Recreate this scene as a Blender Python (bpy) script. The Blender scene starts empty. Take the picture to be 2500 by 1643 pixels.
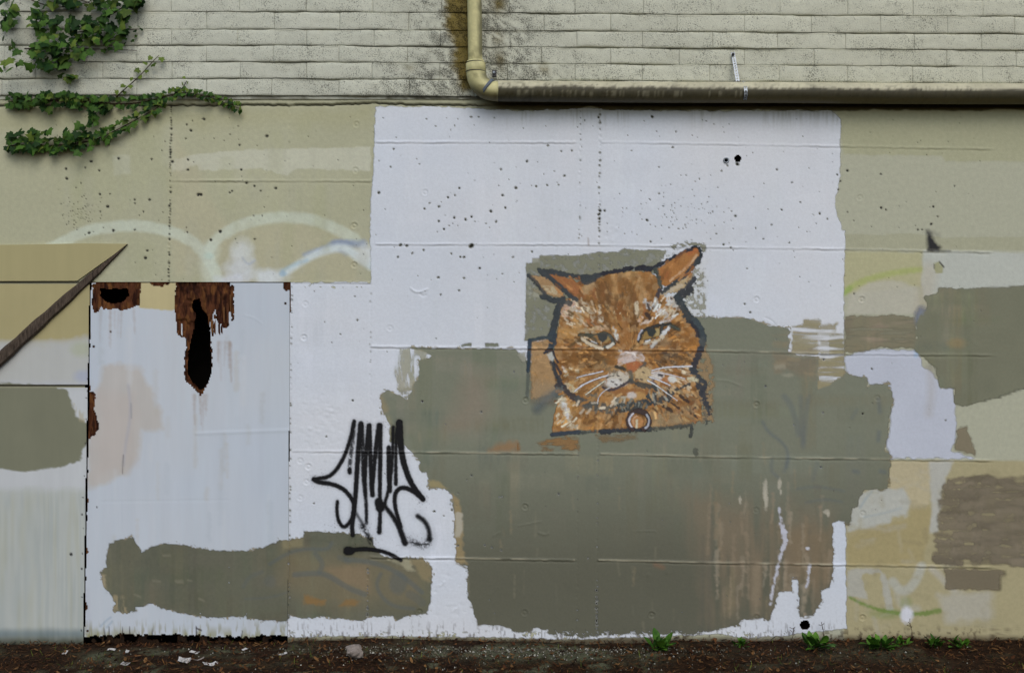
import bpy, math, random
import numpy as np
from mathutils import Vector, Matrix

random.seed(7)
RS = np.random.RandomState(11)

# ---------------------------------------------------------------- camera, sky, sun, exposure
S = 0.0025                 # metres for one drawing unit on the wall plane
XC, YG, YC = 1250.0, 1560.0, 821.5
CAM_D = 6.5
scene = bpy.context.scene
cam_data = bpy.data.cameras.new("camera")
cam = bpy.data.objects.new("camera", cam_data)
scene.collection.objects.link(cam)
cam.location = (0, -CAM_D, (YG - YC) * S)
cam.rotation_euler = (math.radians(90), 0, 0)
cam_data.sensor_width = 36
cam_data.lens = 36 * CAM_D / (2500 * S)
cam_data.clip_end = 500
scene.camera = cam

world = bpy.data.worlds.new("World")
scene.world = world
world.use_nodes = True
wn = world.node_tree
bg = wn.nodes["Background"]
sky = wn.nodes.new("ShaderNodeTexSky")
sky.sky_type = 'NISHITA'
sky.sun_disc = False
sky.sun_elevation = math.radians(46)
sky.sun_rotation = math.radians(167)
sky.air_density = 1.15
sky.dust_density = 2.2
sky.ozone_density = 1.0
wn.links.new(sky.outputs[0], bg.inputs[0])
bg.inputs[1].default_value = 0.112

sun_data = bpy.data.lights.new("sun", 'SUN')
sun_data.energy = 0.85
sun_data.angle = math.radians(40)
sun_data.color = (1.0, 0.985, 0.96)
sun = bpy.data.objects.new("sun", sun_data)
scene.collection.objects.link(sun)
sd = Vector((-0.16, 0.68, -0.72))
sun.rotation_euler = sd.to_track_quat('-Z', 'Y').to_euler()

scene.view_settings.view_transform = 'Standard'
scene.view_settings.look = 'None'
scene.view_settings.exposure = 0.11
scene.view_settings.gamma = 1.0
scene.cycles.transparent_max_bounces = 16

# ---------------------------------------------------------------- helpers
COL = scene.collection
E0 = 0.64                  # what a white wall reflects here, to turn seen colours into base colours

def lin(c):
    c = c / 255.0
    return c / 12.92 if c <= 0.04045 else ((c + 0.055) / 1.055) ** 2.4

def A(r, g, b, e=E0):
    return np.array([min(0.88, lin(v) / e) for v in (r, g, b)])

def wx(px): return (px - XC) * S
def wz(py): return (YG - py) * S

def tag(o, label=None, cat=None, group=None, kind=None):
    if label: o["label"] = label
    if cat: o["category"] = cat
    if group: o["group"] = group
    if kind: o["kind"] = kind
    return o

def empty(name, loc=(0, 0, 0)):
    o = bpy.data.objects.new(name, None)
    COL.objects.link(o)
    o.location = loc
    o.empty_display_size = 0.1
    return o

def link(name, me, parent=None, mat=None):
    o = bpy.data.objects.new(name, me)
    COL.objects.link(o)
    if parent is not None:
        o.parent = parent
        o.matrix_parent_inverse = Matrix.Translation(parent.location).inverted()
    if mat is not None and not me.materials:
        me.materials.append(mat)
    return o

def mesh_np(name, V, F, smooth=True, col=None):
    """V (n,3), F (m,k) int array with constant k"""
    V = np.asarray(V, np.float32); F = np.asarray(F, np.int32)
    me = bpy.data.meshes.new(name)
    n, (m, k) = len(V), F.shape
    me.vertices.add(n); me.loops.add(m * k); me.polygons.add(m)
    me.vertices.foreach_set("co", V.ravel())
    me.loops.foreach_set("vertex_index", F.ravel())
    me.polygons.foreach_set("loop_start", np.arange(m, dtype=np.int32) * k)
    me.polygons.foreach_set("loop_total", np.full(m, k, np.int32))
    me.polygons.foreach_set("use_smooth", np.full(m, smooth))
    if col is not None:
        at = me.color_attributes.new("col", 'FLOAT_COLOR', 'POINT')
        at.data.foreach_set("color", np.asarray(col, np.float32).ravel())
    me.update(calc_edges=True)
    return me

def mesh_py(name, V, F, smooth=False, col=None):
    me = bpy.data.meshes.new(name)
    me.from_pydata([tuple(v) for v in V], [], F)
    for p in me.polygons: p.use_smooth = smooth
    if col is not None:
        at = me.color_attributes.new("col", 'FLOAT_COLOR', 'POINT')
        at.data.foreach_set("color", np.asarray(col, np.float32).ravel())
    me.update()
    return me

def box_geo(x0, x1, y0, y1, z0, z1):
    V = [(x, y, z) for x in (x0, x1) for y in (y0, y1) for z in (z0, z1)]
    F = [(0, 1, 3, 2), (4, 6, 7, 5), (0, 4, 5, 1), (2, 3, 7, 6), (0, 2, 6, 4), (1, 5, 7, 3)]
    return V, F

def tube_geo(path, radii, n=16, caps=True):
    P = [Vector(p) for p in path]
    V, F = [], []
    up = None
    for i, p in enumerate(P):
        d = (P[min(i + 1, len(P) - 1)] - P[max(i - 1, 0)]).normalized()
        if up is None:
            up = Vector((0, 0, 1)) if abs(d.z) < 0.9 else Vector((0, 1, 0))
        a = d.cross(up).normalized(); b = a.cross(d).normalized(); up = b
        r = radii[i] if hasattr(radii, '__len__') else radii
        for k in range(n):
            t = 2 * math.pi * k / n
            V.append(p + a * (r * math.cos(t)) + b * (r * math.sin(t)))
    for i in range(len(P) - 1):
        for k in range(n):
            k2 = (k + 1) % n
            F.append((i * n + k, (i + 1) * n + k, (i + 1) * n + k2, i * n + k2))
    if caps:
        F.append(tuple(range(n))); F.append(tuple(reversed(range((len(P) - 1) * n, len(P) * n))))
    return V, F

# ---------------------------------------------------------------- noise
_LAT = RS.rand(8, 257, 257)
def vn(X, Y, sx, sy=None, seed=0):
    sy = sx if sy is None else sy
    u = X / sx + 37.7 * seed + 500; v = Y / sy + 91.3 * seed + 500
    iu = np.floor(u).astype(int); iv = np.floor(v).astype(int)
    fu = u - iu; fv = v - iv
    fu = fu * fu * (3 - 2 * fu); fv = fv * fv * (3 - 2 * fv)
    L = _LAT[seed % 8]
    a = L[iv % 257, iu % 257]; b = L[iv % 257, (iu + 1) % 257]
    c = L[(iv + 1) % 257, iu % 257]; d = L[(iv + 1) % 257, (iu + 1) % 257]
    return (a * (1 - fu) + b * fu) * (1 - fv) + (c * (1 - fu) + d * fu) * fv

def fbm(X, Y, s, oct=4, seed=0, sy=None):
    t, amp, tot = 0, 1.0, 0
    sy = s if sy is None else sy
    for o in range(oct):
        t = t + amp * vn(X, Y, s / 2 ** o, sy / 2 ** o, seed + o); tot += amp; amp *= 0.5
    return t / tot

def sstep(a, b, x):
    t = np.clip((x - a) / (b - a), 0, 1)
    return t * t * (3 - 2 * t)

def chaikin(pts, n=2):
    pts = [np.array(p, float) for p in pts]
    for _ in range(n):
        q = [pts[0]]
        for a, b in zip(pts[:-1], pts[1:]):
            q += [a * .75 + b * .25, a * .25 + b * .75]
        q.append(pts[-1]); pts = q
    return pts

# ---------------------------------------------------------------- painting on a grid of wall points
class Canvas:
    def __init__(self, xs, ys):
        self.xs, self.ys = np.asarray(xs, float), np.asarray(ys, float)
        self.X, self.Y = np.meshgrid(self.xs, self.ys)
    def layer(self, col=None):
        L = np.zeros(self.X.shape + (4,))
        if col is not None:
            L[..., :3] = col; L[..., 3] = 1
        return L
    def win(self, x0, x1, y0, y1):
        i0, i1 = np.searchsorted(self.xs, [x0, x1]); j0, j1 = np.searchsorted(self.ys, [y0, y1])
        return slice(j0, max(j1, j0 + 1)), slice(i0, max(i1, i0 + 1))
    def blend(self, L, sl, m, col, var=0.0, vs=18, seed=3):
        sub = L[sl]
        c = np.broadcast_to(col, sub.shape[:2] + (3,))
        if var:
            X, Y = self.X[sl], self.Y[sl]
            n = fbm(X, Y, vs, 3, seed) - 0.5
            c = c * (1 + 2 * var * n[..., None])
        a = sub[..., 3]; oa = m + a * (1 - m)
        k = np.maximum(oa, 1e-6)[..., None]
        sub[..., :3] = (c * m[..., None] + sub[..., :3] * (a * (1 - m))[..., None]) / k
        sub[..., 3] = oa
    def poly(self, L, pts, col, a=1.0, soft=3.0, jit=0.0, js=9.0, var=0.04, vs=40, tex=None, seed=1, smooth=0, jsy=None):
        if smooth: pts = chaikin(list(pts) + [pts[0]], smooth)
        P = np.array(pts, float)
        pad = soft + jit + 2
        sl = self.win(P[:, 0].min() - pad, P[:, 0].max() + pad, P[:, 1].min() - pad, P[:, 1].max() + pad)
        X, Y = self.X[sl], self.Y[sl]
        if X.size == 0: return
        d2 = np.full(X.shape, 1e12); ins = np.zeros(X.shape, bool)
        for (x0, y0), (x1, y1) in zip(P, np.roll(P, -1, 0)):
            dx, dy = x1 - x0, y1 - y0
            l2 = dx * dx + dy * dy
            if l2 < 1e-9: continue
            t = np.clip(((X - x0) * dx + (Y - y0) * dy) / l2, 0, 1)
            d2 = np.minimum(d2, (X - x0 - t * dx) ** 2 + (Y - y0 - t * dy) ** 2)
            c = ((y0 > Y) != (y1 > Y))
            with np.errstate(divide='ignore', invalid='ignore'):
                xi = x0 + (Y - y0) * dx / (dy if dy != 0 else 1e-9)
            ins ^= c & (X < xi)
        d = np.sqrt(d2) * np.where(ins, -1, 1)
        if jit:
            d = d + jit * 2 * (fbm(X, Y, js, 3, seed, jsy) - 0.5) * 1.6
        m = np.clip(0.5 - d / soft, 0, 1) * a
        if tex is not None: m = m * np.clip(tex(X, Y), 0, 1)
        self.blend(L, sl, m, col, var, vs, seed)
    def stroke(self, L, pts, w, col, a=1.0, soft=2.5, jit=0.0, js=5.0, var=0.06, vs=8, tex=None, seed=2, smooth=2):
        if smooth and len(pts) > 2: pts = chaikin(pts, smooth)
        P = np.array(pts, float)
        W = np.linspace(w[0], w[1], len(P)) if hasattr(w, '__len__') else np.full(len(P), float(w))
        pad = W.max() / 2 + soft + jit + 2
        sl = self.win(P[:, 0].min() - pad, P[:, 0].max() + pad, P[:, 1].min() - pad, P[:, 1].max() + pad)
        X, Y = self.X[sl], self.Y[sl]
        if X.size == 0: return
        d = np.full(X.shape, 1e6)
        for i in range(len(P) - 1):
            x0, y0 = P[i]; x1, y1 = P[i + 1]; dx, dy = x1 - x0, y1 - y0
            l2 = max(dx * dx + dy * dy, 1e-9)
            t = np.clip(((X - x0) * dx + (Y - y0) * dy) / l2, 0, 1)
            q = np.hypot(X - x0 - t * dx, Y - y0 - t * dy) - (W[i] * (1 - t) + W[i + 1] * t) / 2
            d = np.minimum(d, q)
        if jit:
            d = d + jit * 2 * (fbm(X, Y, js, 2, seed) - 0.5) * 1.6
        m = np.clip(0.5 - d / soft, 0, 1) * a
        if tex is not None: m = m * np.clip(tex(X, Y), 0, 1)
        self.blend(L, sl, m, col, var, vs, seed)
    def blob(self, L, x, y, rx, ry, col, a=1.0, soft=0.3, jit=0.15, js=6.0, var=0.04, vs=10, seed=4, tex=None):
        sl = self.win(x - rx * 1.7 - 2, x + rx * 1.7 + 2, y - ry * 1.7 - 2, y + ry * 1.7 + 2)
        X, Y = self.X[sl], self.Y[sl]
        if X.size == 0: return
        r = np.hypot((X - x) / rx, (Y - y) / ry) + jit * 2 * (fbm(X, Y, js, 2, seed) - 0.5)
        m = np.clip((1 - r) / soft + 0.5, 0, 1) * a
        if tex is not None: m = m * np.clip(tex(X, Y), 0, 1)
        self.blend(L, sl, m, col, var, vs, seed)

def hstreak(lo=0.35, hi=0.65, sx=70, sy=5, seed=5):
    return lambda X, Y: sstep(lo, hi, fbm(X, Y, sx, 3, seed, sy))
def vstreak(lo=0.35, hi=0.65, sx=4, sy=60, seed=6):
    return lambda X, Y: sstep(lo, hi, fbm(X, Y, sx, 3, seed, sy))
def dry(lo=0.4, hi=0.6, s=6, seed=7):
    return lambda X, Y: sstep(lo, hi, fbm(X, Y, s, 3, seed))

def sheet(name, cv, H, off, L, mat, parent, keep=None, thr=0.03):
    a = L[..., 3] if keep is None else np.where(keep, L[..., 3], 0)
    q = np.maximum(np.maximum(a[:-1, :-1], a[1:, :-1]), np.maximum(a[:-1, 1:], a[1:, 1:])) > thr
    if keep is not None:
        q &= keep[:-1, :-1] & keep[1:, :-1] & keep[:-1, 1:] & keep[1:, 1:]
    jj, ii = np.nonzero(q)
    w = cv.X.shape[1]
    quad = np.stack([jj * w + ii, (jj + 1) * w + ii, (jj + 1) * w + ii + 1, jj * w + ii + 1], 1)
    used, inv = np.unique(quad, return_inverse=True)
    quad = inv.reshape(quad.shape)
    V = np.stack([wx(cv.X), -(H + off), wz(cv.Y)], -1).reshape(-1, 3)[used]
    C = L.reshape(-1, 4)[used]
    me = mesh_np(name, V, quad, True, C)
    return link(name, me, parent, mat)

# ---------------------------------------------------------------- materials
def new_mat(name):
    m = bpy.data.materials.new(name); m.use_nodes = True
    nt = m.node_tree; b = nt.nodes["Principled BSDF"]
    return m, nt, b

def N(nt, t, **kw):
    n = nt.nodes.new(t)
    for k, v in kw.items():
        if k in n.inputs: n.inputs[k].default_value = v
        else: setattr(n, k, v)
    return n

def noise_node(nt, scale, detail=4, rough=0.6, stretch=None, distort=0.0):
    g = N(nt, "ShaderNodeNewGeometry")
    t = N(nt, "ShaderNodeTexNoise", Scale=scale, Detail=detail, Roughness=rough, Distortion=distort)
    if stretch is not None:
        m = N(nt, "ShaderNodeMapping"); m.inputs["Scale"].default_value = stretch
        nt.links.new(g.outputs["Position"], m.inputs[0]); nt.links.new(m.outputs[0], t.inputs["Vector"])
    else:
        nt.links.new(g.outputs["Position"], t.inputs["Vector"])
    return t

def paint_mat(name, rough=0.7, spec=0.3, alpha=False, bump=0.25, bscale=160, grain=0.08, gscale=55, stretch=None, bdist=0.0025):
    m, nt, b = new_mat(name)
    at = N(nt, "ShaderNodeAttribute", attribute_name="col")
    n1 = noise_node(nt, gscale, 5, 0.65, stretch)
    r = N(nt, "ShaderNodeMapRange"); r.inputs[1].default_value = 0.3; r.inputs[2].default_value = 0.7
    r.inputs[3].default_value = 1 - grain; r.inputs[4].default_value = 1 + grain
    nt.links.new(n1.outputs[0], r.inputs[0])
    mx = N(nt, "ShaderNodeVectorMath", operation='MULTIPLY')
    nt.links.new(at.outputs["Color"], mx.inputs[0]); nt.links.new(r.outputs[0], mx.inputs[1])
    nt.links.new(mx.outputs[0], b.inputs["Base Color"])
    b.inputs["Roughness"].default_value = rough
    b.inputs["Specular IOR Level"].default_value = spec
    n2 = noise_node(nt, bscale, 3, 0.6, stretch)
    bp = N(nt, "ShaderNodeBump", Strength=bump, Distance=bdist)
    nt.links.new(n2.outputs[0], bp.inputs["Height"]); nt.links.new(bp.outputs[0], b.inputs["Normal"])
    if alpha:
        nt.links.new(at.outputs["Alpha"], b.inputs["Alpha"])
    return m

def plain_mat(name, col, rough=0.6, spec=0.3, var=0.25, scale=12, col2=None, bump=0.2, bscale=40, metal=0.0, stretch=None, bdist=0.003):
    m, nt, b = new_mat(name)
    n1 = noise_node(nt, scale, 5, 0.65, stretch)
    rp = N(nt, "ShaderNodeValToRGB")
    c = np.array(col); c2 = np.array(col2) if col2 is not None else c * (1 - var)
    rp.color_ramp.elements[0].position = 0.32; rp.color_ramp.elements[1].position = 0.68
    rp.color_ramp.elements[0].color = (*c2, 1); rp.color_ramp.elements[1].color = (*c, 1)
    nt.links.new(n1.outputs[0], rp.inputs[0]); nt.links.new(rp.outputs[0], b.inputs["Base Color"])
    b.inputs["Roughness"].default_value = rough; b.inputs["Specular IOR Level"].default_value = spec
    b.inputs["Metallic"].default_value = metal
    n2 = noise_node(nt, bscale, 4, 0.6, stretch)
    bp = N(nt, "ShaderNodeBump", Strength=bump, Distance=bdist)
    nt.links.new(n2.outputs[0], bp.inputs["Height"]); nt.links.new(bp.outputs[0], b.inputs["Normal"])
    return m

M_CONC = paint_mat("painted_concrete", bump=0.35, bscale=110, grain=0.07, gscale=40)
M_PAINT = paint_mat("wall_paint", alpha=True, bump=0.22, bscale=130, grain=0.05, gscale=60)
M_MURAL = paint_mat("mural_paint", alpha=True, bump=0.5, bscale=190, grain=0.12, gscale=120)
M_SPRAY = paint_mat("spray_paint", alpha=True, rough=0.55, bump=0.1, grain=0.25, gscale=250)
M_PLY = paint_mat("painted_plywood", bump=0.12, bscale=60, grain=0.035, gscale=10, stretch=(1, 1, 0.12))
M_ROT = paint_mat("rotten_wood", rough=0.9, spec=0.1, bump=0.9, bscale=90, grain=0.45, gscale=70, stretch=(1, 1, 0.25), bdist=0.008)
M_BLOCK = paint_mat("painted_block", rough=0.8, spec=0.2, bump=0.7, bscale=140, grain=0.06, gscale=30, bdist=0.004)
def speckle(m, scale, lo, hi, dark, mscale=9):
    nt = m.node_tree; b = nt.nodes["Principled BSDF"]
    src = b.inputs["Base Color"].links[0].from_socket
    n1 = noise_node(nt, scale, 2, 0.55); n2 = noise_node(nt, mscale, 3, 0.6)
    s = N(nt, "ShaderNodeMapRange"); s.inputs[1].default_value = 0.35; s.inputs[2].default_value = 0.68; s.inputs[3].default_value = -0.06; s.inputs[4].default_value = 0.07
    nt.links.new(n2.outputs[0], s.inputs[0])
    ad = N(nt, "ShaderNodeMath", operation='ADD'); nt.links.new(n1.outputs[0], ad.inputs[0]); nt.links.new(s.outputs[0], ad.inputs[1])
    at = N(nt, "ShaderNodeAttribute", attribute_name="col")          # its alpha says how sooty the block is here
    so = N(nt, "ShaderNodeMapRange"); so.inputs[1].default_value = 1.0; so.inputs[2].default_value = 0.0; so.inputs[3].default_value = 0.0; so.inputs[4].default_value = 0.16
    nt.links.new(at.outputs["Alpha"], so.inputs[0])
    a2 = N(nt, "ShaderNodeMath", operation='ADD'); nt.links.new(ad.outputs[0], a2.inputs[0]); nt.links.new(so.outputs[0], a2.inputs[1]); ad = a2
    r = N(nt, "ShaderNodeMapRange"); r.inputs[1].default_value = lo; r.inputs[2].default_value = hi; r.inputs[3].default_value = 1.0; r.inputs[4].default_value = dark
    nt.links.new(ad.outputs[0], r.inputs[0])
    mx = N(nt, "ShaderNodeVectorMath", operation='MULTIPLY'); nt.links.new(src, mx.inputs[0]); nt.links.new(r.outputs[0], mx.inputs[1])
    nt.links.new(mx.outputs[0], b.inputs["Base Color"])
speckle(M_BLOCK, 170, 0.60, 0.69, 0.34)
M_PIPE = paint_mat("painted_pipe", rough=0.55, spec=0.35, bump=0.25, bscale=90, grain=0.10, gscale=45)
M_SOIL = paint_mat("soil", rough=0.95, spec=0.1, bump=1.0, bscale=70, grain=0.5, gscale=60, bdist=0.01)
M_LITTER = paint_mat("litter", rough=0.85, spec=0.15, bump=0.2, grain=0.3, gscale=80)
M_DARK = plain_mat("dark_cavity", (0.012, 0.010, 0.009), 0.95, 0.05, bump=0.3)
M_METAL = plain_mat("galvanised_steel", (0.42, 0.46, 0.50), 0.45, 0.5, col2=(0.16, 0.19, 0.22), scale=90, metal=0.6, bump=0.2)
M_STRAP = plain_mat("grey_strap", (0.13, 0.16, 0.20), 0.5, 0.4, scale=60, bump=0.2)
M_RUST = plain_mat("dark_bolt", (0.03, 0.028, 0.03), 0.5, 0.5, scale=80)
M_WOOD = plain_mat("weathered_wood", (0.13, 0.10, 0.075), 0.85, 0.15, col2=(0.030, 0.022, 0.017), scale=22, bump=0.6, bscale=60, stretch=(5, 5, 0.9))
M_PAPER = plain_mat("dirty_paper", (0.68, 0.66, 0.63), 0.8, 0.2, var=0.25, scale=25)
M_CRUMPLE = plain_mat("crumpled_paper", (0.36, 0.31, 0.27), 0.85, 0.2, var=0.6, scale=22, bump=0.4)
M_STEM = plain_mat("ivy_stem", (0.055, 0.035, 0.02), 0.8, 0.2, scale=60)

def leaf_mat(name, c1, c2):
    m, nt, b = new_mat(name)
    oi = N(nt, "ShaderNodeObjectInfo")
    n = noise_node(nt, 55, 3, 0.6)
    ad = N(nt, "ShaderNodeMath", operation='ADD'); nt.links.new(oi.outputs["Random"], ad.inputs[0]); nt.links.new(n.outputs[0], ad.inputs[1])
    rp = N(nt, "ShaderNodeValToRGB")
    rp.color_ramp.elements[0].position = 0.55; rp.color_ramp.elements[1].position = 1.35 / 1.5
    rp.color_ramp.elements[0].color = (*c1, 1); rp.color_ramp.elements[1].color = (*c2, 1)
    sc = N(nt, "ShaderNodeMath", operation='MULTIPLY'); sc.inputs[1].default_value = 0.75
    nt.links.new(ad.outputs[0], sc.inputs[0]); nt.links.new(sc.outputs[0], rp.inputs[0])
    nt.links.new(rp.outputs[0], b.inputs["Base Color"])
    b.inputs["Roughness"].default_value = 0.6; b.inputs["Specular IOR Level"].default_value = 0.15
    return m
M_IVY = leaf_mat("ivy_leaf", (0.009, 0.034, 0.005), (0.058, 0.130, 0.018))
M_IVYY = leaf_mat("young_ivy_leaf", (0.05, 0.085, 0.012), (0.13, 0.19, 0.03))
M_WEED = leaf_mat("weed_leaf", (0.028, 0.085, 0.010), (0.085, 0.200, 0.020))

#PART2
# ---------------------------------------------------------------- the wall: grid, relief
G = 2.5
xs = np.concatenate([np.arange(-900, 100, 12.0), np.arange(100, 2402.5, G), np.arange(2412, 3400, 12.0)])
ys = np.arange(231, 1606, G)
cv = Canvas(xs, ys)
X, Y = cv.X, cv.Y

def zpts(ox, oy, f, rows):
    return [(ox + r[0] / f, oy + r[1] / f) + tuple(r[2:]) for r in rows]

H = 0.0022 * (fbm(X, Y, 160, 3, 1) - 0.5) + 0.0010 * (fbm(X, Y, 14, 3, 2) - 0.5)

def at_line(pts):
    p = np.array(pts, float)
    return np.interp(X, p[:, 0], p[:, 1])
# board marks of the formwork: a thin proud lip along each joint
lips = [([(918, 347), (1405, 348)], 1.0), ([(1468, 347), (2045, 357), (2420, 364)], 0.8),
        ([(418, 441), (905, 442)], 1.0), ([(918, 596), (1430, 597), (1750, 604), (2060, 608), (2420, 616)], 0.9),
        ([(905, 846), (1280, 850), (1690, 855), (2060, 864), (2420, 867)], 1.25),
        ([(715, 1101), (1000, 1103), (1412, 1108)], 1.25), ([(1465, 1107), (1750, 1115), (2060, 1119), (2420, 1124)], 1.2),
        ([(905, 1360), (1140, 1362), (1405, 1367)], 1.5), ([(1460, 1366), (1750, 1373), (2060, 1378), (2420, 1384)], 1.6),
        ([(712, 689), (905, 690)], 1.0)]
lipm = np.zeros_like(X)
for pts, k in lips:
    yl = at_line(pts) + 1.6 * (vn(X, Y * 0 + 3, 9, 50, 3) - 0.5)
    inx = sstep(pts[0][0] - 4, pts[0][0] + 4, X) * (1 - sstep(pts[-1][0] - 4, pts[-1][0] + 4, X))
    amp = (0.15 + 1.3 * vn(X, Y * 0 + 9, 55, 50, 5)) * k * inx
    H += 0.0040 * amp * np.exp(-((Y - yl) / 1.9) ** 2)
    H -= 0.0024 * amp * np.exp(-((Y - yl - 4.2) / 1.8) ** 2)
    lipm = np.maximum(lipm, amp * np.exp(-((Y - yl - 3.6) / 1.7) ** 2))  # mask for the shade line painted just below each lip
# dotted vertical seams
seams = [(418, 262, 412, 690, 1.0), (1418, 268, 1414, 600, .45), (1414, 600, 1408, 1545, .3), (1466, 265, 1462, 600, .8), (1462, 600, 1457, 1556, .4),
         (712, 700, 705, 1556, .5), (905, 690, 903, 1100, .25), (899, 1365, 896, 1505, .7), (706, 265, 704, 520, .25), (1457, 1440, 1456, 1540, 1.0)]
pitmask = np.zeros_like(X)
for x0, y0, x1, y1, k in seams:
    y = y0
    while y < y1:
        xx = x0 + (x1 - x0) * (y - y0) / (y1 - y0) + random.uniform(-1.3, 1.3)
        if random.random() < 0.75 * k + 0.25:
            r = random.uniform(1.2, 2.5)
            sl = cv.win(xx - 8, xx + 8, y - 8, y + 8)
            g = np.exp(-(((X[sl] - xx) / r) ** 2 + ((Y[sl] - y) / r) ** 2))
            H[sl] += (-0.006 if random.random() < 0.62 else 0.004) * k * g
            if random.random() < k * 0.75: pitmask[sl] = np.maximum(pitmask[sl], g * k)
        y += random.uniform(4.5, 9)
    inw = (Y > y0) & (Y < y1)
    xl = x0 + (x1 - x0) * (Y - y0) / (y1 - y0)
    H -= np.where(inw, 0.0016 * k * np.exp(-((X - xl) / 1.8) ** 2), 0)

# bug holes in the cast concrete
PITS = []
PITS += zpts(680, 240, 3.91, [(1000, 190), (1410, 200, 4), (1500, 270, 4), (1680, 262), (1645, 302), (1838, 180, 5), (1910, 180, 4), (2060, 187), (1120, 378), (1098, 485, 5), (958, 598), (1070, 655, 4), (1318, 583), (1345, 630), (957, 903, 7), (2122, 680, 5), (2105, 832), (2265, 857, 7), (2138, 928, 7), (2027, 1080, 6), (2165, 1048, 6), (1443, 1002, 5), (1395, 1057, 5), (1532, 1036, 5.5), (1617, 948, 5.5), (1683, 928, 5), (1727, 858, 5), (1677, 1140, 6), (1785, 1158, 6), (1842, 1132, 6), (1530, 1175, 6), (1578, 1250, 5), (1515, 1278), (1628, 1217), (1664, 1195), (1980, 1195), (2077, 1178, 5), (1165, 1400, 8), (1225, 1410, 6), (1840, 1410, 11), (1385, 1450, 5), (1278, 1480, 5), (1140, 1517, 5.5), (1650, 1482, 5), (1735, 1515, 4), (1770, 1518, 5.5)])
PITS += zpts(680, 640, 3.91, [(1920, 60, 6), (1525, 147, 6), (1770, 152, 6), (2137, 113, 4), (1722, 270, 5), (1548, 310, 4), (753, 552, 5), (728, 328, 4), (590, 686), (508, 767, 4), (440, 572), (1502, 730), (707, 1320, 5.5), (2246, 1045, 4), (1372, 1328, 6), (1935, 1430, 5), (1595, 1545, 4)])
PITS += zpts(1200, 240, 3.91, [(538, 453, 5), (665, 507, 5), (766, 502, 5), (338, 604, 7), (90, 680, 5), (500, 725), (695, 742, 6), (600, 698), (427, 843, 5.5), (530, 830, 5), (640, 828, 4), (1022, 182, 6), (1533, 178, 6), (890, 212, 4), (820, 277), (1730, 470, 4.5), (1337, 500), (1598, 660, 4.5), (1857, 736, 4), (1985, 773, 4), (2160, 853), (1600, 910, 4), (1507, 960), (1640, 1032, 4), (1655, 1112), (1720, 1140), (1485, 1165, 6), (1955, 1160), (2110, 1083), (1415, 1110), (1287, 1054), (1852, 1210), (1694, 1237), (1785, 1243), (2145, 1295), (1518, 1370, 4), (1035, 1075, 8), (1025, 1110, 7), (1030, 1150, 6), (1080, 1075, 6), (387, 1465, 4.5), (205, 1518, 5), (1575, 318, 4), (1760, 320, 4), (2050, 220, 4)])
PITS += zpts(1750, 380, 3.91, [(100, 95, 5), (197, 84, 8), (575, 134, 5), (717, 258, 5), (618, 518, 5), (982, 553, 5.5), (177, 578, 6), (522, 660, 4), (370, 692, 4), (797, 447, 4), (693, 833, 4), (445, 797, 4), (1151, 185, 5), (1180, 245, 5), (1160, 325, 5), (1247, 146, 6), (1565, 178, 5.5), (1570, 500, 7), (1615, 518, 5), (2067, 490, 6), (2047, 655, 6), (2110, 582, 5), (1960, 705, 4), (1920, 708, 5), (1307, 622, 4), (1247, 538, 4), (2270, 290, 4), (290, 1078, 4), (265, 1416, 6), (320, 1497, 5.5), (1310, 1318, 5), (45, 146, 4), (1055, 607, 4), (135, 878, 5), (65, 850, 5)])
PITS += zpts(1750, 760, 3.91, [(465, 716, 6), (1020, 460, 5), (1014, 968, 4), (1392, 978, 5), (735, 1082, 4), (995, 1487, 5), (1480, 550, 5), (2185, 1040, 4)])
PITS += zpts(150, 0, 3.909, [(1235, 1247, 6), (1360, 1138, 7), (1185, 1325, 4), (1250, 1155, 4), (1960, 1300, 8), (1700, 1385, 6), (1207, 1527, 5), (1058, 1545, 7), (545, 1515, 7), (282, 1543, 6), (1195, 1192, 4), (1608, 1282), (1687, 1203), (960, 1437, 4), (990, 1350), (1550, 1345), (1455, 1320), (860, 1520, 5), (660, 1290)])
PITS += zpts(150, 380, 3.909, [(227, 116, 5), (360, 143, 5), (42, 128, 6), (50, 220, 7), (138, 307), (185, 263), (1205, 138, 6), (1715, 137, 6), (1765, 263, 6), (1840, 293, 5), (1900, 337, 5), (2045, 313, 7), (1605, 355, 6), (1628, 338, 5), (1305, 373, 7), (1330, 373, 7), (440, 487, 7), (840, 423, 6), (697, 423, 5), (365, 368, 5), (462, 367, 4), (700, 457, 4), (782, 535, 4), (370, 535, 4), (495, 716, 7), (263, 738, 7), (700, 708, 5), (820, 907, 6), (800, 977, 7), (1200, 732, 4), (1190, 685), (1515, 725, 7), (1425, 805, 6), (1660, 797, 4), (1845, 797, 5), (1915, 575), (1833, 575)])
PITS += zpts(700, 1000, 3.91, [(378, 255, 4), (260, 892, 4), (1408, 970, 5), (1575, 957, 5), (1500, 1008), (1762, 628, 5), (1720, 670, 4), (1633, 795, 4), (1635, 1297, 5), (938, 610)])
PITS += zpts(1040, 1080, 5.21, [(575, 418, 5), (520, 476, 4), (750, 1303, 5), (838, 1333, 5), (955, 1370, 4), (932, 690, 4), (968, 688, 4), (1685, 655, 6), (405, 643, 4), (2060, 1467, 4), (405, 1310, 5)])
for _ in range(340):
    PITS.append((random.uniform(120, 2400), random.choice([random.uniform(262, 700)] * 3 + [random.uniform(700, 1540)]), random.uniform(1.2, 2.6)))
for _ in range(90):
    PITS.append((random.gauss(195, 25), random.gauss(520, 22), random.uniform(1.6, 3.0)))
    PITS.append((random.gauss(1660, 90), random.gauss(520, 35), random.uniform(1.5, 2.8)))
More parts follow.
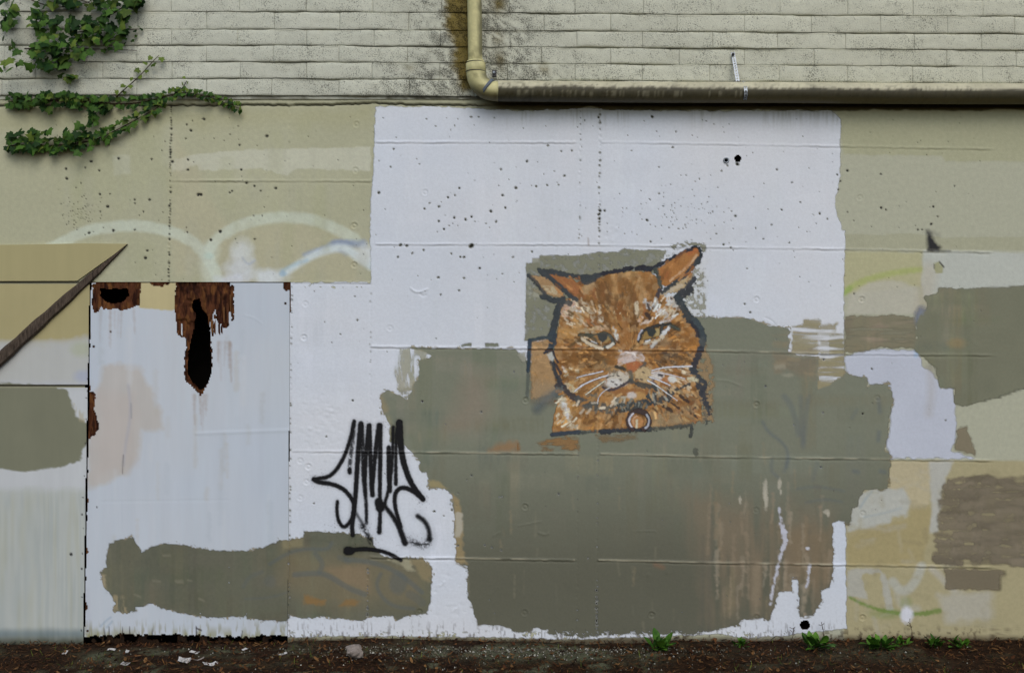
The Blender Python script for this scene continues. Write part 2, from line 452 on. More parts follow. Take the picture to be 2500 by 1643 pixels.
for p in PITS:
    d = p[2] if len(p) > 2 else 3.4
    x, y = p[0], p[1]
    r = max(1.15, d * 0.44)
    ex, ey, th = r * random.uniform(.85, 1.35), r * random.uniform(.8, 1.15), random.uniform(-.9, .9)
    sl = cv.win(x - 4 * r - 4, x + 4 * r + 4, y - 4 * r - 4, y + 4 * r + 4)
    dx, dy = X[sl] - x, Y[sl] - y
    u, v = dx * math.cos(th) + dy * math.sin(th), -dx * math.sin(th) + dy * math.cos(th)
    g = np.exp(-np.maximum((u / ex) ** 2 + (v / ey) ** 2, 0) ** 1.8)
    H[sl] -= (0.0012 + 0.0013 * r) * g
    pitmask[sl] = np.maximum(pitmask[sl], g * (1.0 if d >= 3.9 else .75 if d > 3.3 else .22 * d))

# tie-cone rings: shallow discs with a raised rim
for x, y, k in [(865, 551, 1.3), (865, 647, 1.3), (870, 304, .8), (868, 416, .9), (1038, 470, .7), (1847, 987, 1.2), (2142, 972, .7), (1847, 731, .9), (2104, 731, 1), (2099, 483, .7),
                (1282, 1237, 1.2), (1283, 977, 1.4), (1847, 1506, 1), (2106, 1507, 1.4), (2106, 1253, .8), (1846, 1245, .7), (1024, 1493, 1.2), (1591, 1500, 1.2), (1281, 1495, .9), (742, 824, 1),
                (746, 742, .6), (753, 1139, .9), (748, 1176, .7), (733, 1125, .6), (733, 1215, .6), (952, 801, .5), (1444, 797, .9), (1495, 726, .5)]:
    sl = cv.win(x - 16, x + 16, y - 16, y + 16)
    rr = np.hypot(X[sl] - x, Y[sl] - y)
    H[sl] += 0.0022 * k * np.exp(-((rr - 8.5) / 1.6) ** 2) - 0.0045 * k * np.exp(-((rr - 5.5) / 1.9) ** 2)
# spalled scars and trowel marks
def ridge(pts, w, h):
    global H
    t = cv.layer(); cv.stroke(t, pts, 0.5, (1, 1, 1), soft=w * 2, var=0)
    H += h * t[..., 3]
ridge([(1003, 704), (1012, 712), (1026, 714), (1043, 706)], 3, 0.010)
ridge([(1024, 716), (1032, 724), (1041, 720)], 2, -0.008)
ridge([(1868, 775), (1885, 783), (1895, 795)], 1.5, -0.006)
ridge([(1750, 928), (1780, 930), (1808, 942)], 2, 0.005)
ridge([(1265, 1283), (1300, 1277), (1320, 1272)], 2, 0.005)
ridge([(1315, 1300), (1330, 1306), (1338, 1302)], 4, 0.006)
ridge([(1545, 1297), (1600, 1296)], 1.5, 0.004)
ridge([(1205, 1308), (1220, 1298)], 2, 0.006)
ridge([(1075, 1430), (1085, 1420)], 3, 0.006)
ridge([(1105, 1492), (1115, 1484)], 3, 0.006)
for cx_, cy_, n_ in [(805, 1020, 40), (785, 1000, 30), (780, 1060, 35), (1090, 1420, 22), (1580, 1395, 14), (1100, 1485, 14), (1480, 560, 12)]:
    for _ in range(n_):
        x, y = random.gauss(cx_, 26), random.gauss(cy_, 22)
        r = random.uniform(1.5, 4)
        sl = cv.win(x - 12, x + 12, y - 12, y + 12)
        H[sl] += random.choice([-1, 1]) * 0.0011 * np.exp(-(((X[sl] - x) / r / 1.6) ** 2 + ((Y[sl] - y) / r) ** 2))
# holes cut through the wall
HOLES = [(1965, 1525, 10.5), (1801, 388, 7.0), (1773, 392, 4.2)]
hole = np.zeros(X.shape, bool)
for x, y, r in HOLES:
    hole |= np.hypot(X - x, (Y - y)) + 1.5 * (vn(X, Y, 4, 4, 3) - .5) < r
# ledge of render under the blocks, and the ragged crack below it
yc = np.interp(X, [-900, 400, 650, 800, 915, 1000, 1170, 1300, 3400], [258, 258, 257, 258, 252, 256, 258, 254, 256]) + 6 * (fbm(X, Y * 0 + 5, 13, 3, 4) - .5)
crk = np.exp(-((Y - yc) / 1.9) ** 2) * sstep(.2, .45, vn(X, Y * 0 + 2, 40, 50, 6) + .25)
H += 0.010 * (1 - sstep(-1, 2, Y - yc))
H -= 0.016 * crk
# the boards stand a little proud of the concrete
xl_panel = np.interp(Y, [690, 720, 1560, 1606], [223, 222, 207, 206])
xr_panel = np.interp(Y, [690, 1560], [711, 705])

# ---------------------------------------------------------------- base coats on the concrete
CREAM = A(154, 154, 129); CREAM2 = A(154, 155, 136); WHITE = A(184, 189, 196); TAUPE = A(109, 112, 97)
base = cv.layer(CREAM)
base[..., :3] *= (1 + 0.14 * (fbm(X, Y, 120, 3, 2) - .5))[..., None]
t = sstep(-.1, 1, (X - 1500) / 600)[..., None]
base[..., :3] = base[..., :3] * (1 - t) + CREAM2 * t
# blotchy older coats, roller bands
cv.poly(base, [(415, 392), (480, 376), (600, 366), (905, 358), (905, 418), (720, 412), (700, 428), (640, 412), (490, 418), (480, 404), (420, 419)], A(174, 175, 158), .75, 4, 3, 14)
cv.poly(base, [(-300, 262), (905, 262), (905, 300), (-300, 330)], A(150, 148, 114), .45, 40, 12, 40)
cv.poly(base, [(275, 380), (318, 378), (318, 425), (280, 428)], A(170, 172, 158), .6, 6, 2, 12)
cv.poly(base, [(160, 300), (420, 300), (420, 470), (160, 480)], A(150, 152, 122), .35, 40, 20, 60)
cv.poly(base, [(416, 300), (420, 680), (540, 690), (880, 690), (860, 560), (690, 545), (560, 560)], A(165, 158, 132), .35, 20, 8, 40)
LB = A(181, 191, 178)
for pts in ([(60, 640), (120, 608), (160, 588), (205, 566), (270, 553), (340, 550), (400, 560), (460, 582), (492, 610), (520, 650), (536, 690)],
            [(512, 606), (540, 573), (600, 543), (680, 529), (760, 534), (825, 560), (868, 585)]):
    cv.stroke(base, pts, 27, LB, .58, 8, 1.5, 12, tex=lambda X, Y: .75 + .4 * fbm(X, Y, 30, 2, 2))
cv.stroke(base, [(515, 610), (505, 650), (520, 690)], 40, LB, .5, 20)
cv.blob(base, 510, 625, 12, 8, A(165, 185, 175), .6, .8)
cv.blob(base, 592, 612, 26, 26, A(190, 196, 205), .85, .9, .25, 20)
cv.blob(base, 585, 655, 34, 26, A(184, 190, 195), .7, .9, .25, 20)
cv.blob(base, 655, 675, 42, 18, A(188, 195, 205), .85, .9, .3, 20)
cv.blob(base, 570, 682, 40, 12, A(185, 190, 200), .7, .9, .3, 20)
cv.stroke(base, [(745, 622), (790, 606), (822, 592), (860, 594), (885, 596)], (8, 20), A(118, 134, 160), .8, 9, 3, 14)
cv.stroke(base, [(700, 665), (735, 640), (775, 618), (815, 606), (845, 606), (872, 625), (905, 648)], (14, 24), A(183, 194, 196), .85, 10)
cv.stroke(base, [(690, 660), (720, 645), (750, 636)], 7, A(130, 160, 175), .55, 8)
cv.stroke(base, [(592, 630), (606, 648), (622, 636)], 4, A(130, 145, 170), .5, 5)
cv.stroke(base, [(830, 612), (845, 622)], 9, A(130, 140, 150), .4, 8)
cv.blob(base, 690, 668, 9, 7, A(120, 155, 180), .6, .8)
cv.blob(base, 895, 620, 26, 22, A(190, 196, 206), .8, .9)
# right side
cv.poly(base, [(2050, 575), (2075, 572), (2160, 574), (2165, 570), (2240, 571), (2300, 580), (2500, 578), (2500, 612), (2050, 606)], A(147, 147, 124), .9, 3, 1.5, 10)
cv.poly(base, [(2040, 262), (3400, 262), (3400, 400), (2310, 395), (2300, 380), (2060, 378)], A(146, 146, 116), .7, 5, 2, 16)
cv.poly(base, [(2050, 613), (2250, 616), (2250, 700), (2050, 720)], A(157, 154, 118), .8, 8, 2, 20)
cv.poly(base, [(2075, 720), (2120, 690), (2180, 684), (2240, 700), (2250, 765), (2066, 768)], A(163, 161, 147), .8, 8, 3, 20)
cv.stroke(base, [(2062, 712), (2095, 690), (2150, 672), (2210, 662), (2250, 658)], 14, A(146, 155, 92), .75, 8, 1.5)
cv.stroke(base, [(2062, 716), (2075, 704)], 12, A(120, 150, 70), .5, 8)
cv.poly(base, [(2256, 614), (2600, 618), (2600, 720), (2290, 712), (2258, 735), (2250, 690)], A(165, 169, 162), .85, 6, 2, 14)
cv.stroke(base, [(2270, 662), (2262, 700), (2256, 760)], 40, A(160, 148, 125), .35, 25)
cv.poly(base, [(2262, 562), (2272, 568), (2283, 590), (2298, 604), (2292, 612), (2264, 612)], A(22, 22, 28), .97, 9, 2, 8, var=0)
cv.stroke(base, [(2266, 611), (2320, 613)], (6, 2), A(22, 22, 28), .85, 5)
cv.stroke(base, [(2270, 566), (2290, 574)], 9, A(60, 60, 60), .35, 12)
cv.poly(base, [(2280, 644), (2292, 640), (2302, 652), (2300, 668), (2284, 668)], A(140, 140, 105), .9, 3, 2, 6)
cv.stroke(base, [(2294, 640), (2304, 652)], 4, A(50, 50, 40), .9, 2)
cv.stroke(base, [(2281, 646), (2281, 656)], 3, A(60, 60, 45), .8, 2)
# lower right: tan wall with pale scrubbed shapes
cv.poly(base, [(2060, 1124), (3400, 1124), (3400, 1606), (2060, 1606)], A(148, 140, 108), .95, 6, 2, 20)
cv.poly(base, [(2172, 1126), (2275, 1126), (2268, 1232), (2225, 1236), (2170, 1250)], A(163, 154, 126), .9, 5, 2, 14)
cv.poly(base, [(2095, 1200), (2140, 1190), (2205, 1192), (2222, 1220), (2216, 1262), (2180, 1258), (2172, 1288), (2095, 1300), (2068, 1322), (2068, 1270)], A(160, 163, 158), .85, 8, 4, 18)
cv.stroke(base, [(2100, 1238), (2115, 1215), (2128, 1200)], 5, A(115, 135, 145), .5, 6)
cv.stroke(base, [(2110, 1262), (2160, 1252), (2200, 1240)], 4, A(120, 140, 150), .35, 6)
cv.poly(base, [(2268, 1126), (2325, 1126), (2300, 1200), (2290, 1300), (2268, 1300), (2276, 1230)], A(160, 162, 158), .8, 8, 3, 18)
cv.poly(base, [(2068, 1300), (2100, 1292), (2180, 1275), (2222, 1262), (2225, 1234), (2272, 1232), (2268, 1310), (2250, 1382), (2068, 1378)], A(145, 134, 97), .9, 8, 3, 20)
cv.poly(base, [(2068, 1392), (2100, 1388), (2150, 1388), (2170, 1420), (2180, 1490), (2164, 1490), (2148, 1400), (2102, 1400), (2118, 1462), (2068, 1452)], A(155, 156, 150), .75, 6, 3, 12)
cv.stroke(base, [(2250, 1382), (2235, 1420), (2215, 1442), (2195, 1440), (2180, 1420)], 22, A(158, 160, 152), .75, 9)
cv.stroke(base, [(2275, 1388), (2310, 1420), (2330, 1440)], 16, A(160, 158, 150), .6, 10)
cv.poly(base, [(2290, 1450), (2420, 1440), (2420, 1510), (2310, 1520)], A(160, 160, 155), .55, 20, 6, 20)
cv.stroke(base, [(2190, 1450), (2200, 1480), (2240, 1485)], 16, A(155, 155, 145), .5, 12)
cv.stroke(base, [(2075, 1458), (2115, 1478), (2165, 1494), (2240, 1500), (2292, 1490)], (6, 13), A(92, 116, 50), .8, 5, 1.5)
cv.blob(base, 2165, 1497, 40, 12, A(100, 120, 60), .45, .9)
cv.blob(base, 2213, 1470, 14, 14, A(110, 125, 80), .5, .9)
cv.blob(base, 2214, 1500, 15, 20, A(188, 190, 205), .95, .6, .15)
rgs = random.Random(31)
for _ in range(90):
    x, y = rgs.uniform(2066, 2420), rgs.uniform(1130, 1540)
    l = rgs.uniform(15, 60); th = rgs.choice([0, 0, 1.5]) + rgs.gauss(0, .25)
    cv.stroke(base, [(x, y), (x + l * math.cos(th) * .5, y + l * math.sin(th) * .5 + rgs.uniform(-3, 3)), (x + l * math.cos(th), y + l * math.sin(th))], rgs.uniform(4, 14), rgs.choice([A(160, 156, 138), A(138, 130, 96), A(152, 150, 140), A(120, 112, 86)]), rgs.uniform(.10, .35), 8, 2, 7)
for _ in range(60):
    x, y = rgs.uniform(150, 900), rgs.uniform(270, 680)
    cv.stroke(base, [(x, y), (x + rgs.uniform(-5, 5), y + rgs.uniform(20, 110))], rgs.uniform(8, 40), rgs.choice([A(164, 164, 146), A(148, 150, 118), A(150, 150, 132)]), rgs.uniform(.12, .32), 14, 3, 12)
# grime: moss and soot under the pipe and along the crack
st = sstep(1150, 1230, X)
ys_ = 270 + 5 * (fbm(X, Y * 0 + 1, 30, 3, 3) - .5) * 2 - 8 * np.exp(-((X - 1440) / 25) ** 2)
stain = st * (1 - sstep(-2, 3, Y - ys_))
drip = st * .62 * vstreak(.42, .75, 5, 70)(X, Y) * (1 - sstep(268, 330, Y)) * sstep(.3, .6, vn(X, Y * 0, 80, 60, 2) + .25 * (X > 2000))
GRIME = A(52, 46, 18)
full = (slice(None), slice(None))
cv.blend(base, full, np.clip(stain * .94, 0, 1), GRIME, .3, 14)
cv.blend(base, full, np.clip(crk * 1.0, 0, 1) * (1 - st), A(30, 28, 22), 0)
top_g = (1 - st) * .75 * np.clip(vstreak(.5, .7, 4, 14)(X, Y) * (1 - sstep(236, 250, Y)) + (1 - sstep(234, 239, Y)), 0, 1)
cv.blend(base, full, top_g, A(52, 54, 42), 0)
cv.blend(base, full, np.clip(pitmask * 2.0, 0, 1) * .98, A(10, 9, 9), 0)  # pits filled near-black: dirt plus the shade of deeper hollows
cv.blend(base, full, np.clip(lipm, 0, 1) * .35, A(70, 66, 48), 0)  # shade under the formwork lips, put into the base colour
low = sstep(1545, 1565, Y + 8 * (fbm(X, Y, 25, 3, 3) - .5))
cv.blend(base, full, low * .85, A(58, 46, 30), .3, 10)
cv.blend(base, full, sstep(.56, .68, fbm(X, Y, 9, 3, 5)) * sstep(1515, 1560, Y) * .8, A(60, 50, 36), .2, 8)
# where the opening behind the boards is
opening = (X > xl_panel - 9) & (X < xr_panel - 3) & (Y > 688.5) & (Y < 1600)
cv.blend(base, full, np.where((X < 212) & (np.abs(Y - 942) < 4), .9, 0.0), A(60, 56, 44), 0)  # wall darkened at the board seams, standing in for shade in the gaps
cv.blend(base, full, np.where((X < 224) & (np.abs(Y - 689) < 3), .85, 0.0), A(40, 34, 24), 0)

wall = empty("concrete_wall", (0, 0, 0))
tag(wall, "lower cast concrete wall with patched white, cream and grey-green paint", "wall")
keep_wall = ~opening & ~hole
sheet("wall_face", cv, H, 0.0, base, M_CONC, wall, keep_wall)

# ---------------------------------------------------------------- white paint
def pierce(L, k=1.0):
    L[..., 3] *= 1 - np.clip(pitmask * 2.6 * k, 0, 1)
def rollers(L, x0, x1, y0, y1, n, seed, amp=.10, tc_=1.0):
    rg = random.Random(seed)
    for _ in range(n):
        x, y = rg.uniform(x0, x1), rg.uniform(y0, y1)
        w, l = rg.uniform(22, 62), rg.uniform(60, 240)
        if rg.random() < .35: w, l = l, w
        k = 1 + rg.uniform(-amp, amp); tint = np.array([1 + tc_ * rg.uniform(-.04, .05), 1, 1 - tc_ * rg.uniform(-.03, .05)])
        pts = [(x - w / 2, y - l / 2), (x + w / 2, y - l / 2 + rg.uniform(-6, 6)), (x + w / 2, y + l / 2), (x - w / 2, y + l / 2 + rg.uniform(-6, 6))]
        P = np.array(pts); sl = cv.win(P[:, 0].min() - 6, P[:, 0].max() + 6, P[:, 1].min() - 6, P[:, 1].max() + 6)
        Xs, Ys = X[sl], Y[sl]
        m = np.clip((w / 2 - np.abs(Xs - x)) / 3, 0, 1) * np.clip((l / 2 - np.abs(Ys - y)) / 14, 0, 1) * (.35 + .65 * sstep(.3, .6, fbm(Xs, Ys, 6, 3, seed, 50)))
        L[sl][..., :3] *= 1 + m[..., None] * (k * tint - 1)
white = cv.layer()
cv.poly(white, [(916, 261), (1100, 262), (1180, 267), (1300, 271), (1440, 264), (1500, 270), (1700, 271), (2030, 271), (2043, 280), (2052, 292), (2052, 380), (2051, 440), (2045, 470), (2039, 480), (2040, 510), (2044, 530), (2052, 545), (2055, 562), (2063, 563), (2063, 620), (2060, 680), (2061, 780), (2061, 1000), (2065, 1300), (2066, 1532), (2010, 1540), (1900, 1552), (1800, 1556), (1760, 1546), (1700, 1549), (1500, 1556), (1400, 1560), (1200, 1555), (1000, 1553), (800, 1552), (698, 1556), (700, 690), (905, 689), (905, 660), (904, 600), (906, 480), (911, 420), (913, 340)],
        WHITE, 1, 2.6, 2.2, 12, var=.03, vs=160)
cool = fbm(X, Y, 260, 3, 6)[..., None]
white[..., :3] *= 1 + (cool - .5) * np.array([.10, .03, -.05])
cv.poly(white, [(1640, 640), (1720, 640), (1725, 775), (1640, 790)], A(176, 177, 168), .35, 20, 6, 20)
rollers(white, 720, 2060, 270, 1540, 220, 9, .03, .12)
wa = white[..., 3].copy()
cv.blend(white, full, wa * drip * .55, A(110, 112, 95), 0)
cv.blend(white, full, wa * np.exp(-np.maximum(Y - 272, 0) / 16) * st * .45, A(105, 108, 90), 0)
cv.blend(white, full, wa * np.clip(lipm, 0, 1) * .22, A(110, 105, 105), 0)  # lip shade painted into the white coat
cv.blend(white, full, wa * sstep(.60, .72, fbm(X, Y, 5, 3, 5, 22)) * sstep(1500, 1555, Y) * .7, A(80, 74, 70), .2, 8)
cv.stroke(white, [(1436, 582), (1437, 598)], (3, 4), A(120, 105, 90), .6, 3)
white[..., 3] = wa
# flaked-off bits where the old cream shows
cv_f = sstep(.70, .74, fbm(X, Y, 11, 3, 4)) * (np.abs(Y - 692) < 12) * (X > 720) * (X < 905)
white[..., 3] *= 1 - cv_f
fl = sstep(.64, .68, fbm(X, Y, 7, 3, 2)) * sstep(1533, 1550, Y)
white[..., 3] *= 1 - fl
pierce(white)
white[..., 3] *= ~hole
o = sheet("white_paint", cv, H, 0.0006, white, M_PAINT, wall, keep_wall & (X > 698))
tag(o, "large white paint patch covering the middle of the concrete wall")
wr = cv.layer()
cv.poly(wr, [(2058, 872), (2095, 861), (2150, 850), (2240, 858), (2252, 898), (2280, 915), (2298, 945), (2328, 945), (2332, 1010), (2336, 1060), (2322, 1100), (2380, 1119), (2173, 1119), (2165, 1090), (2172, 1030), (2180, 985), (2172, 945), (2120, 938), (2115, 925), (2070, 915)], A(170, 175, 186), .97, 5, 3, 14, var=.04, vs=60)
cv.stroke(wr, [(2270, 900), (2275, 950), (2268, 1010)], 20, A(150, 145, 138), .35, 16)
cv.stroke(wr, [(2236, 868), (2238, 858)], 10, A(120, 155, 185), .5, 8)
pierce(wr)
tag(sheet("white_paint", cv, H, 0.0007, wr, M_PAINT, wall), "small bluish white patch between grey-green patches at right")

# ---------------------------------------------------------------- grey-green cover-up paint
def tone(L, spec):
    a = L[..., 3].copy()
    for f in spec: f(L)
    L[..., 3] = a
GA = [(1003, 849), (1060, 851), (1140, 852), (1258, 853), (1283, 880), (1290, 886), (1340, 886), (1340, 800), (1685, 800), (1688, 773), (1740, 775), (1768, 777), (1775, 775), (1815, 776), (1850, 786), (1880, 795), (1925, 800), (1928, 810), (1922, 820), (1928, 835), (1925, 860), (1950, 868), (1998, 872), (1997, 950), (2020, 945), (2060, 915), (2064, 908), (2082, 918), (2116, 922), (2117, 944), (2134, 938), (2168, 938), (2169, 949), (2177, 957), (2182, 977), (2176, 995), (2172, 1016), (2169, 1041), (2167, 1067), (2160, 1098), (2173, 1110), (2174, 1128), (2170, 1160), (2169, 1172), (2166, 1191), (2111, 1197), (2098, 1210), (2092, 1236), (2082, 1239), (2076, 1271), (2070, 1282), (2062, 1271), (2047, 1268), (2033, 1277), (2033, 1296), (2033, 1399), (2025, 1434), (2003, 1440), (2006, 1466), (1996, 1482), (1987, 1498), (1955, 1503), (1951, 1463), (1949, 1418), (1945, 1408), (1932, 1410), (1934, 1443), (1903, 1443), (1899, 1450), (1891, 1482), (1884, 1495), (1878, 1512), (1846, 1506), (1808, 1514), (1804, 1525), (1782, 1527), (1750, 1535), (1737, 1540), (1686, 1547), (1600, 1546), (1502, 1547), (1417, 1555), (1379, 1550), (1338, 1547), (1338, 1537), (1302, 1532), (1292, 1541), (1251, 1541), (1246, 1531), (1213, 1526), (1169, 1524), (1164, 1512), (1157, 1499), (1152, 1474), (1142, 1459), (1142, 1413), (1144, 1381), (1114, 1373), (1114, 1325), (1111, 1306), (1110, 1264), (1106, 1245), (1104, 1207), (1086, 1191), (1048, 1190), (1042, 1151), (1030, 1153), (1025, 1143), (1027, 1128), (1007, 1102), (989, 1089), (953, 1077), (951, 1038), (935, 1005), (929, 973), (928, 968), (947, 951), (963, 962), (982, 968), (994, 977), (1007, 954), (1009, 937), (1023, 923), (1025, 904), (1023, 881), (1057, 870), (1040, 858)]
ga = cv.layer()
LT = A(152, 152, 136)
cv.poly(ga, [(968, 852), (1003, 850), (1052, 858), (1030, 885), (1028, 920), (1010, 955), (971, 952), (966, 915)], LT, .8, 5, 3, 10, tex=vstreak(.25, .55, 9, 40))
cv.poly(ga, [(971, 948), (1008, 945), (998, 978), (985, 972)], A(130, 130, 112), .7, 4, 3, 8, tex=dry(.35, .6, 5))
# thin scrubbed coats at the right end, streaked by the roller
for pts, a in (([(1934, 797), (1964, 791), (1964, 780), (2005, 776), (2000, 800), (1998, 868), (1934, 868)], .75), ([(2001, 795), (2045, 788), (2040, 815), (2062, 816), (2062, 870), (2001, 868)], .55),
               ([(1995, 868), (2062, 868), (2062, 912), (2030, 945), (1996, 955)], .8)):
    cv.poly(ga, pts, A(140, 132, 100), a, 5, 3, 10, tex=hstreak(.25, .6, 90, 9))
cv.poly(ga, [(2025, 818), (2058, 815), (2058, 868), (2025, 868)], A(132, 126, 95), .6, 5, 2, 8, tex=hstreak(.2, .5, 90, 9))
cv.poly(ga, GA, A(142, 136, 114), .75, 4, 8, 9, tex=dry(.48, .62, 6, 3), var=.08)
cv.poly(ga, GA, A(132, 122, 96), .7, 4, 7, 26, tex=hstreak(.45, .62, 30, 5), var=.08, seed=3)
cv.poly(ga, GA, TAUPE, .985, 2.6, 2.2, 12, var=.035, vs=90)
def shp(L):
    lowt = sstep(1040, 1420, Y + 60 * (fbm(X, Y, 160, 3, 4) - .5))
    cv.blend(L, full, L[..., 3] * lowt, A(84, 84, 71), .03, 90)  # colour darkens downward, painting in the falloff of light near the ground
    cv.poly(L, [(1104, 1207), (1122, 1222), (1129, 1270), (1130, 1340), (1142, 1376), (1112, 1376), (1108, 1250)], A(135, 120, 88), .85, 6, 3, 10)
    cv.poly(L, [(1112, 1250), (1130, 1250), (1131, 1290), (1122, 1310), (1111, 1308)], A(160, 156, 142), .8, 5, 3, 9)
    cv.poly(L, [(1046, 1172), (1070, 1174), (1092, 1192), (1048, 1191)], A(140, 128, 92), .8, 6, 2, 8)
    cv.stroke(L, [(929, 975), (940, 1000)], 16, A(135, 122, 92), .6, 12)
    cv.stroke(L, [(948, 1020), (956, 1075)], 12, A(130, 125, 95), .5, 10)
    cv.poly(L, [(1150, 900), (1185, 920), (1200, 1000), (1140, 1060), (1090, 1050), (1110, 980)], A(126, 112, 98), .5, 60, 12, 40)
    cv.poly(L, [(1680, 1210), (2035, 1270), (2035, 1480), (1880, 1500), (1740, 1500)], A(116, 103, 84), .65, 90, 20, 40, tex=vstreak(.25, .6, 24, 200))
    cv.poly(L, [(1900, 1290), (2035, 1285), (2033, 1430), (1950, 1420)], A(114, 100, 78), .6, 40, 8, 30)
    cv.poly(L, [(1840, 1370), (1862, 1372), (1850, 1500), (1836, 1500)], A(128, 116, 96), .55, 12, 4, 12, tex=vstreak(.3, .6, 9, 90))
    cv.poly(L, [(1770, 1380), (1800, 1380), (1790, 1500), (1765, 1500)], A(118, 110, 86), .45, 14, 4, 12, tex=vstreak(.3, .6, 9, 90))
    cv.poly(L, [(1755, 800), (1925, 802), (1922, 860), (1885, 862), (1885, 910), (1890, 930)], A(112, 106, 90), .0, 5)
    cv.poly(L, [(1885, 802), (1926, 802), (1924, 905), (1888, 915)], A(120, 112, 92), .5, 6, 3, 12, tex=hstreak(.3, .6, 50, 8))
    cv.poly(L, [(1892, 870), (1997, 875), (1990, 925), (1920, 905), (1896, 910)], A(112, 102, 85), .6, 14, 4, 14)
    rgw = random.Random(77)
    for _ in range(60):
        x, y = rgw.uniform(1720, 2030), rgw.uniform(1180, 1440)
        cv.stroke(L, [(x, y), (x + rgw.uniform(-3, 3), y + rgw.uniform(12, 40)), (x + rgw.uniform(-6, 4), y + rgw.uniform(45, 120))], (rgw.uniform(4, 14), rgw.uniform(2, 6)), rgw.choice([A(136, 122, 102), A(124, 110, 88), A(98, 92, 78), A(148, 138, 120)]), rgw.uniform(.15, .5), 6, 3, 8)
    for _ in range(26):
        x, y = rgw.uniform(1885, 2000), rgw.uniform(800, 930)
        cv.stroke(L, [(x, y), (x + rgw.uniform(15, 50), y + rgw.uniform(-3, 3))], rgw.uniform(4, 12), rgw.choice([A(136, 124, 98), A(122, 112, 90), A(150, 146, 128)]), rgw.uniform(.15, .5), 6, 3, 8)
    # ghosts of tags under the cover coat
    B = A(84, 92, 95)
    for p, w, a in (([(1915, 968), (1930, 985), (1945, 1030), (1950, 1060)], 14, .4), ([(1975, 968), (1968, 1000), (1962, 1080)], 12, .35), ([(1862, 1030), (1875, 1055), (1905, 1075), (1925, 1100), (1920, 1140)], 7, .55), ([(1955, 970), (1960, 1090)], 12, .35),
                    ([(2145, 975), (2148, 1005)], 10, .45), ([(2146, 1055), (2144, 1075)], 10, .5), ([(1885, 1120), (1882, 1150), (1900, 1165)], 8, .4), ([(1925, 1120), (1915, 1150)], 8, .4),
                    ([(1945, 1193), (1990, 1186), (2060, 1198)], 6, .4), ([(1968, 1226), (2010, 1218), (2055, 1224)], 5, .45), ([(1985, 1170), (1995, 1130)], 10, .25), ([(2080, 1020), (2092, 1000)], 9, .3), ([(2085, 1150), (2095, 1152)], 10, .5), ([(2150, 1150), (2160, 1152)], 10, .5)):
        cv.stroke(L, p, w, B, a, 7)
    for p in ([(1716, 1308), (1716, 1372), (1714, 1545)], [(1738, 1240), (1737, 1372)], [(1730, 1372), (1732, 1545)]):
        cv.stroke(L, p, 9, A(78, 79, 72), .35, 10)
    cv.stroke(L, [(1600, 1378), (1618, 1384)], 10, A(118, 88, 66), .5, 9)
    cv.poly(L, [(1212, 1085), (1262, 1075), (1268, 1098), (1190, 1104)], A(132, 100, 66), .7, 14, 4, 10)
    for x, y, w, h in ((1868, 1195, 6, 26), (1870, 1222, 5, 22), (1903, 1180, 5, 12), (1906, 1200, 3, 7), (1807, 1220, 4, 9), (2018, 1250, 8, 6), (2022, 1255, 4, 6)):
        cv.blob(L, x, y, w, h, A(165, 160, 145), .7, .5, .4, 5)
    # white underneath shows through worn streaks
    for p, w in (([(1902, 1238), (1903, 1260), (1908, 1280), (1914, 1300)], (2, 11)), ([(1914, 1298), (1917, 1318), (1912, 1340), (1904, 1360), (1901, 1372)], (15, 5)), ([(1899, 1380), (1893, 1410), (1886, 1435), (1880, 1475)], (9, 3)), ([(1977, 1378), (1974, 1410), (1968, 1435)], (7, 3))):
        cv.stroke(L, p, w, A(172, 174, 184), .9, 3, 3, 7)
    cv.blob(L, 1972, 1338, 5, 4, A(180, 182, 190), .9, .4)
    cv.blend(L, full, L[..., 3] * np.clip(lipm, 0, 1) * .25, A(60, 58, 48), 0)  # lip shade painted into the grey coat too
rollers(ga, 930, 2180, 850, 1550, 170, 3)
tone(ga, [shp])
for _ in range(70):
    x, y = random.uniform(1000, 2050), random.uniform(870, 1530)
    a_s = ga[..., 3].copy(); cv.stroke(ga, [(x, y), (x + random.uniform(-4, 4), y + random.uniform(15, 60))], random.uniform(2, 5), random.choice([A(126, 120, 100), A(96, 95, 82), A(132, 118, 92)]), random.uniform(.12, .35), 5, 2, 6); ga[..., 3] = a_s
scuff = sstep(.63, .68, fbm(X, Y, 6, 3, 4)) * sstep(1532, 1548, Y)
ga[..., 3] *= 1 - scuff
# pale line along the lips of the board marks
lipt = np.zeros_like(X)
for pts, k in lips:
    yl = at_line(pts); inx = (X > pts[0][0]) & (X < pts[-1][0])
    lipt = np.maximum(lipt, np.where(inx, k * np.exp(-((Y - yl) / 1.5) ** 2) * sstep(.25, .6, vn(X, Y * 0 + 7, 30, 50, 4)), 0))
cv.blend(ga, full, np.clip(lipt, 0, 1) * .5 * (ga[..., 3] > .5), A(166, 160, 138), 0)
pierce(ga)
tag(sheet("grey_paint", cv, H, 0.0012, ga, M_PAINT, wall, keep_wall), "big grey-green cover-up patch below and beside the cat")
for pts in ([(1123, 846), (1135, 839), (1150, 837), (1151, 844)], [(1185, 838), (1217, 838), (1217, 846), (1185, 846)]):
    s_ = cv.layer(); cv.poly(s_, pts, TAUPE, .95, 2.5, .8, 6); sheet("grey_paint", cv, H, 0.0012, s_, M_PAINT, wall)

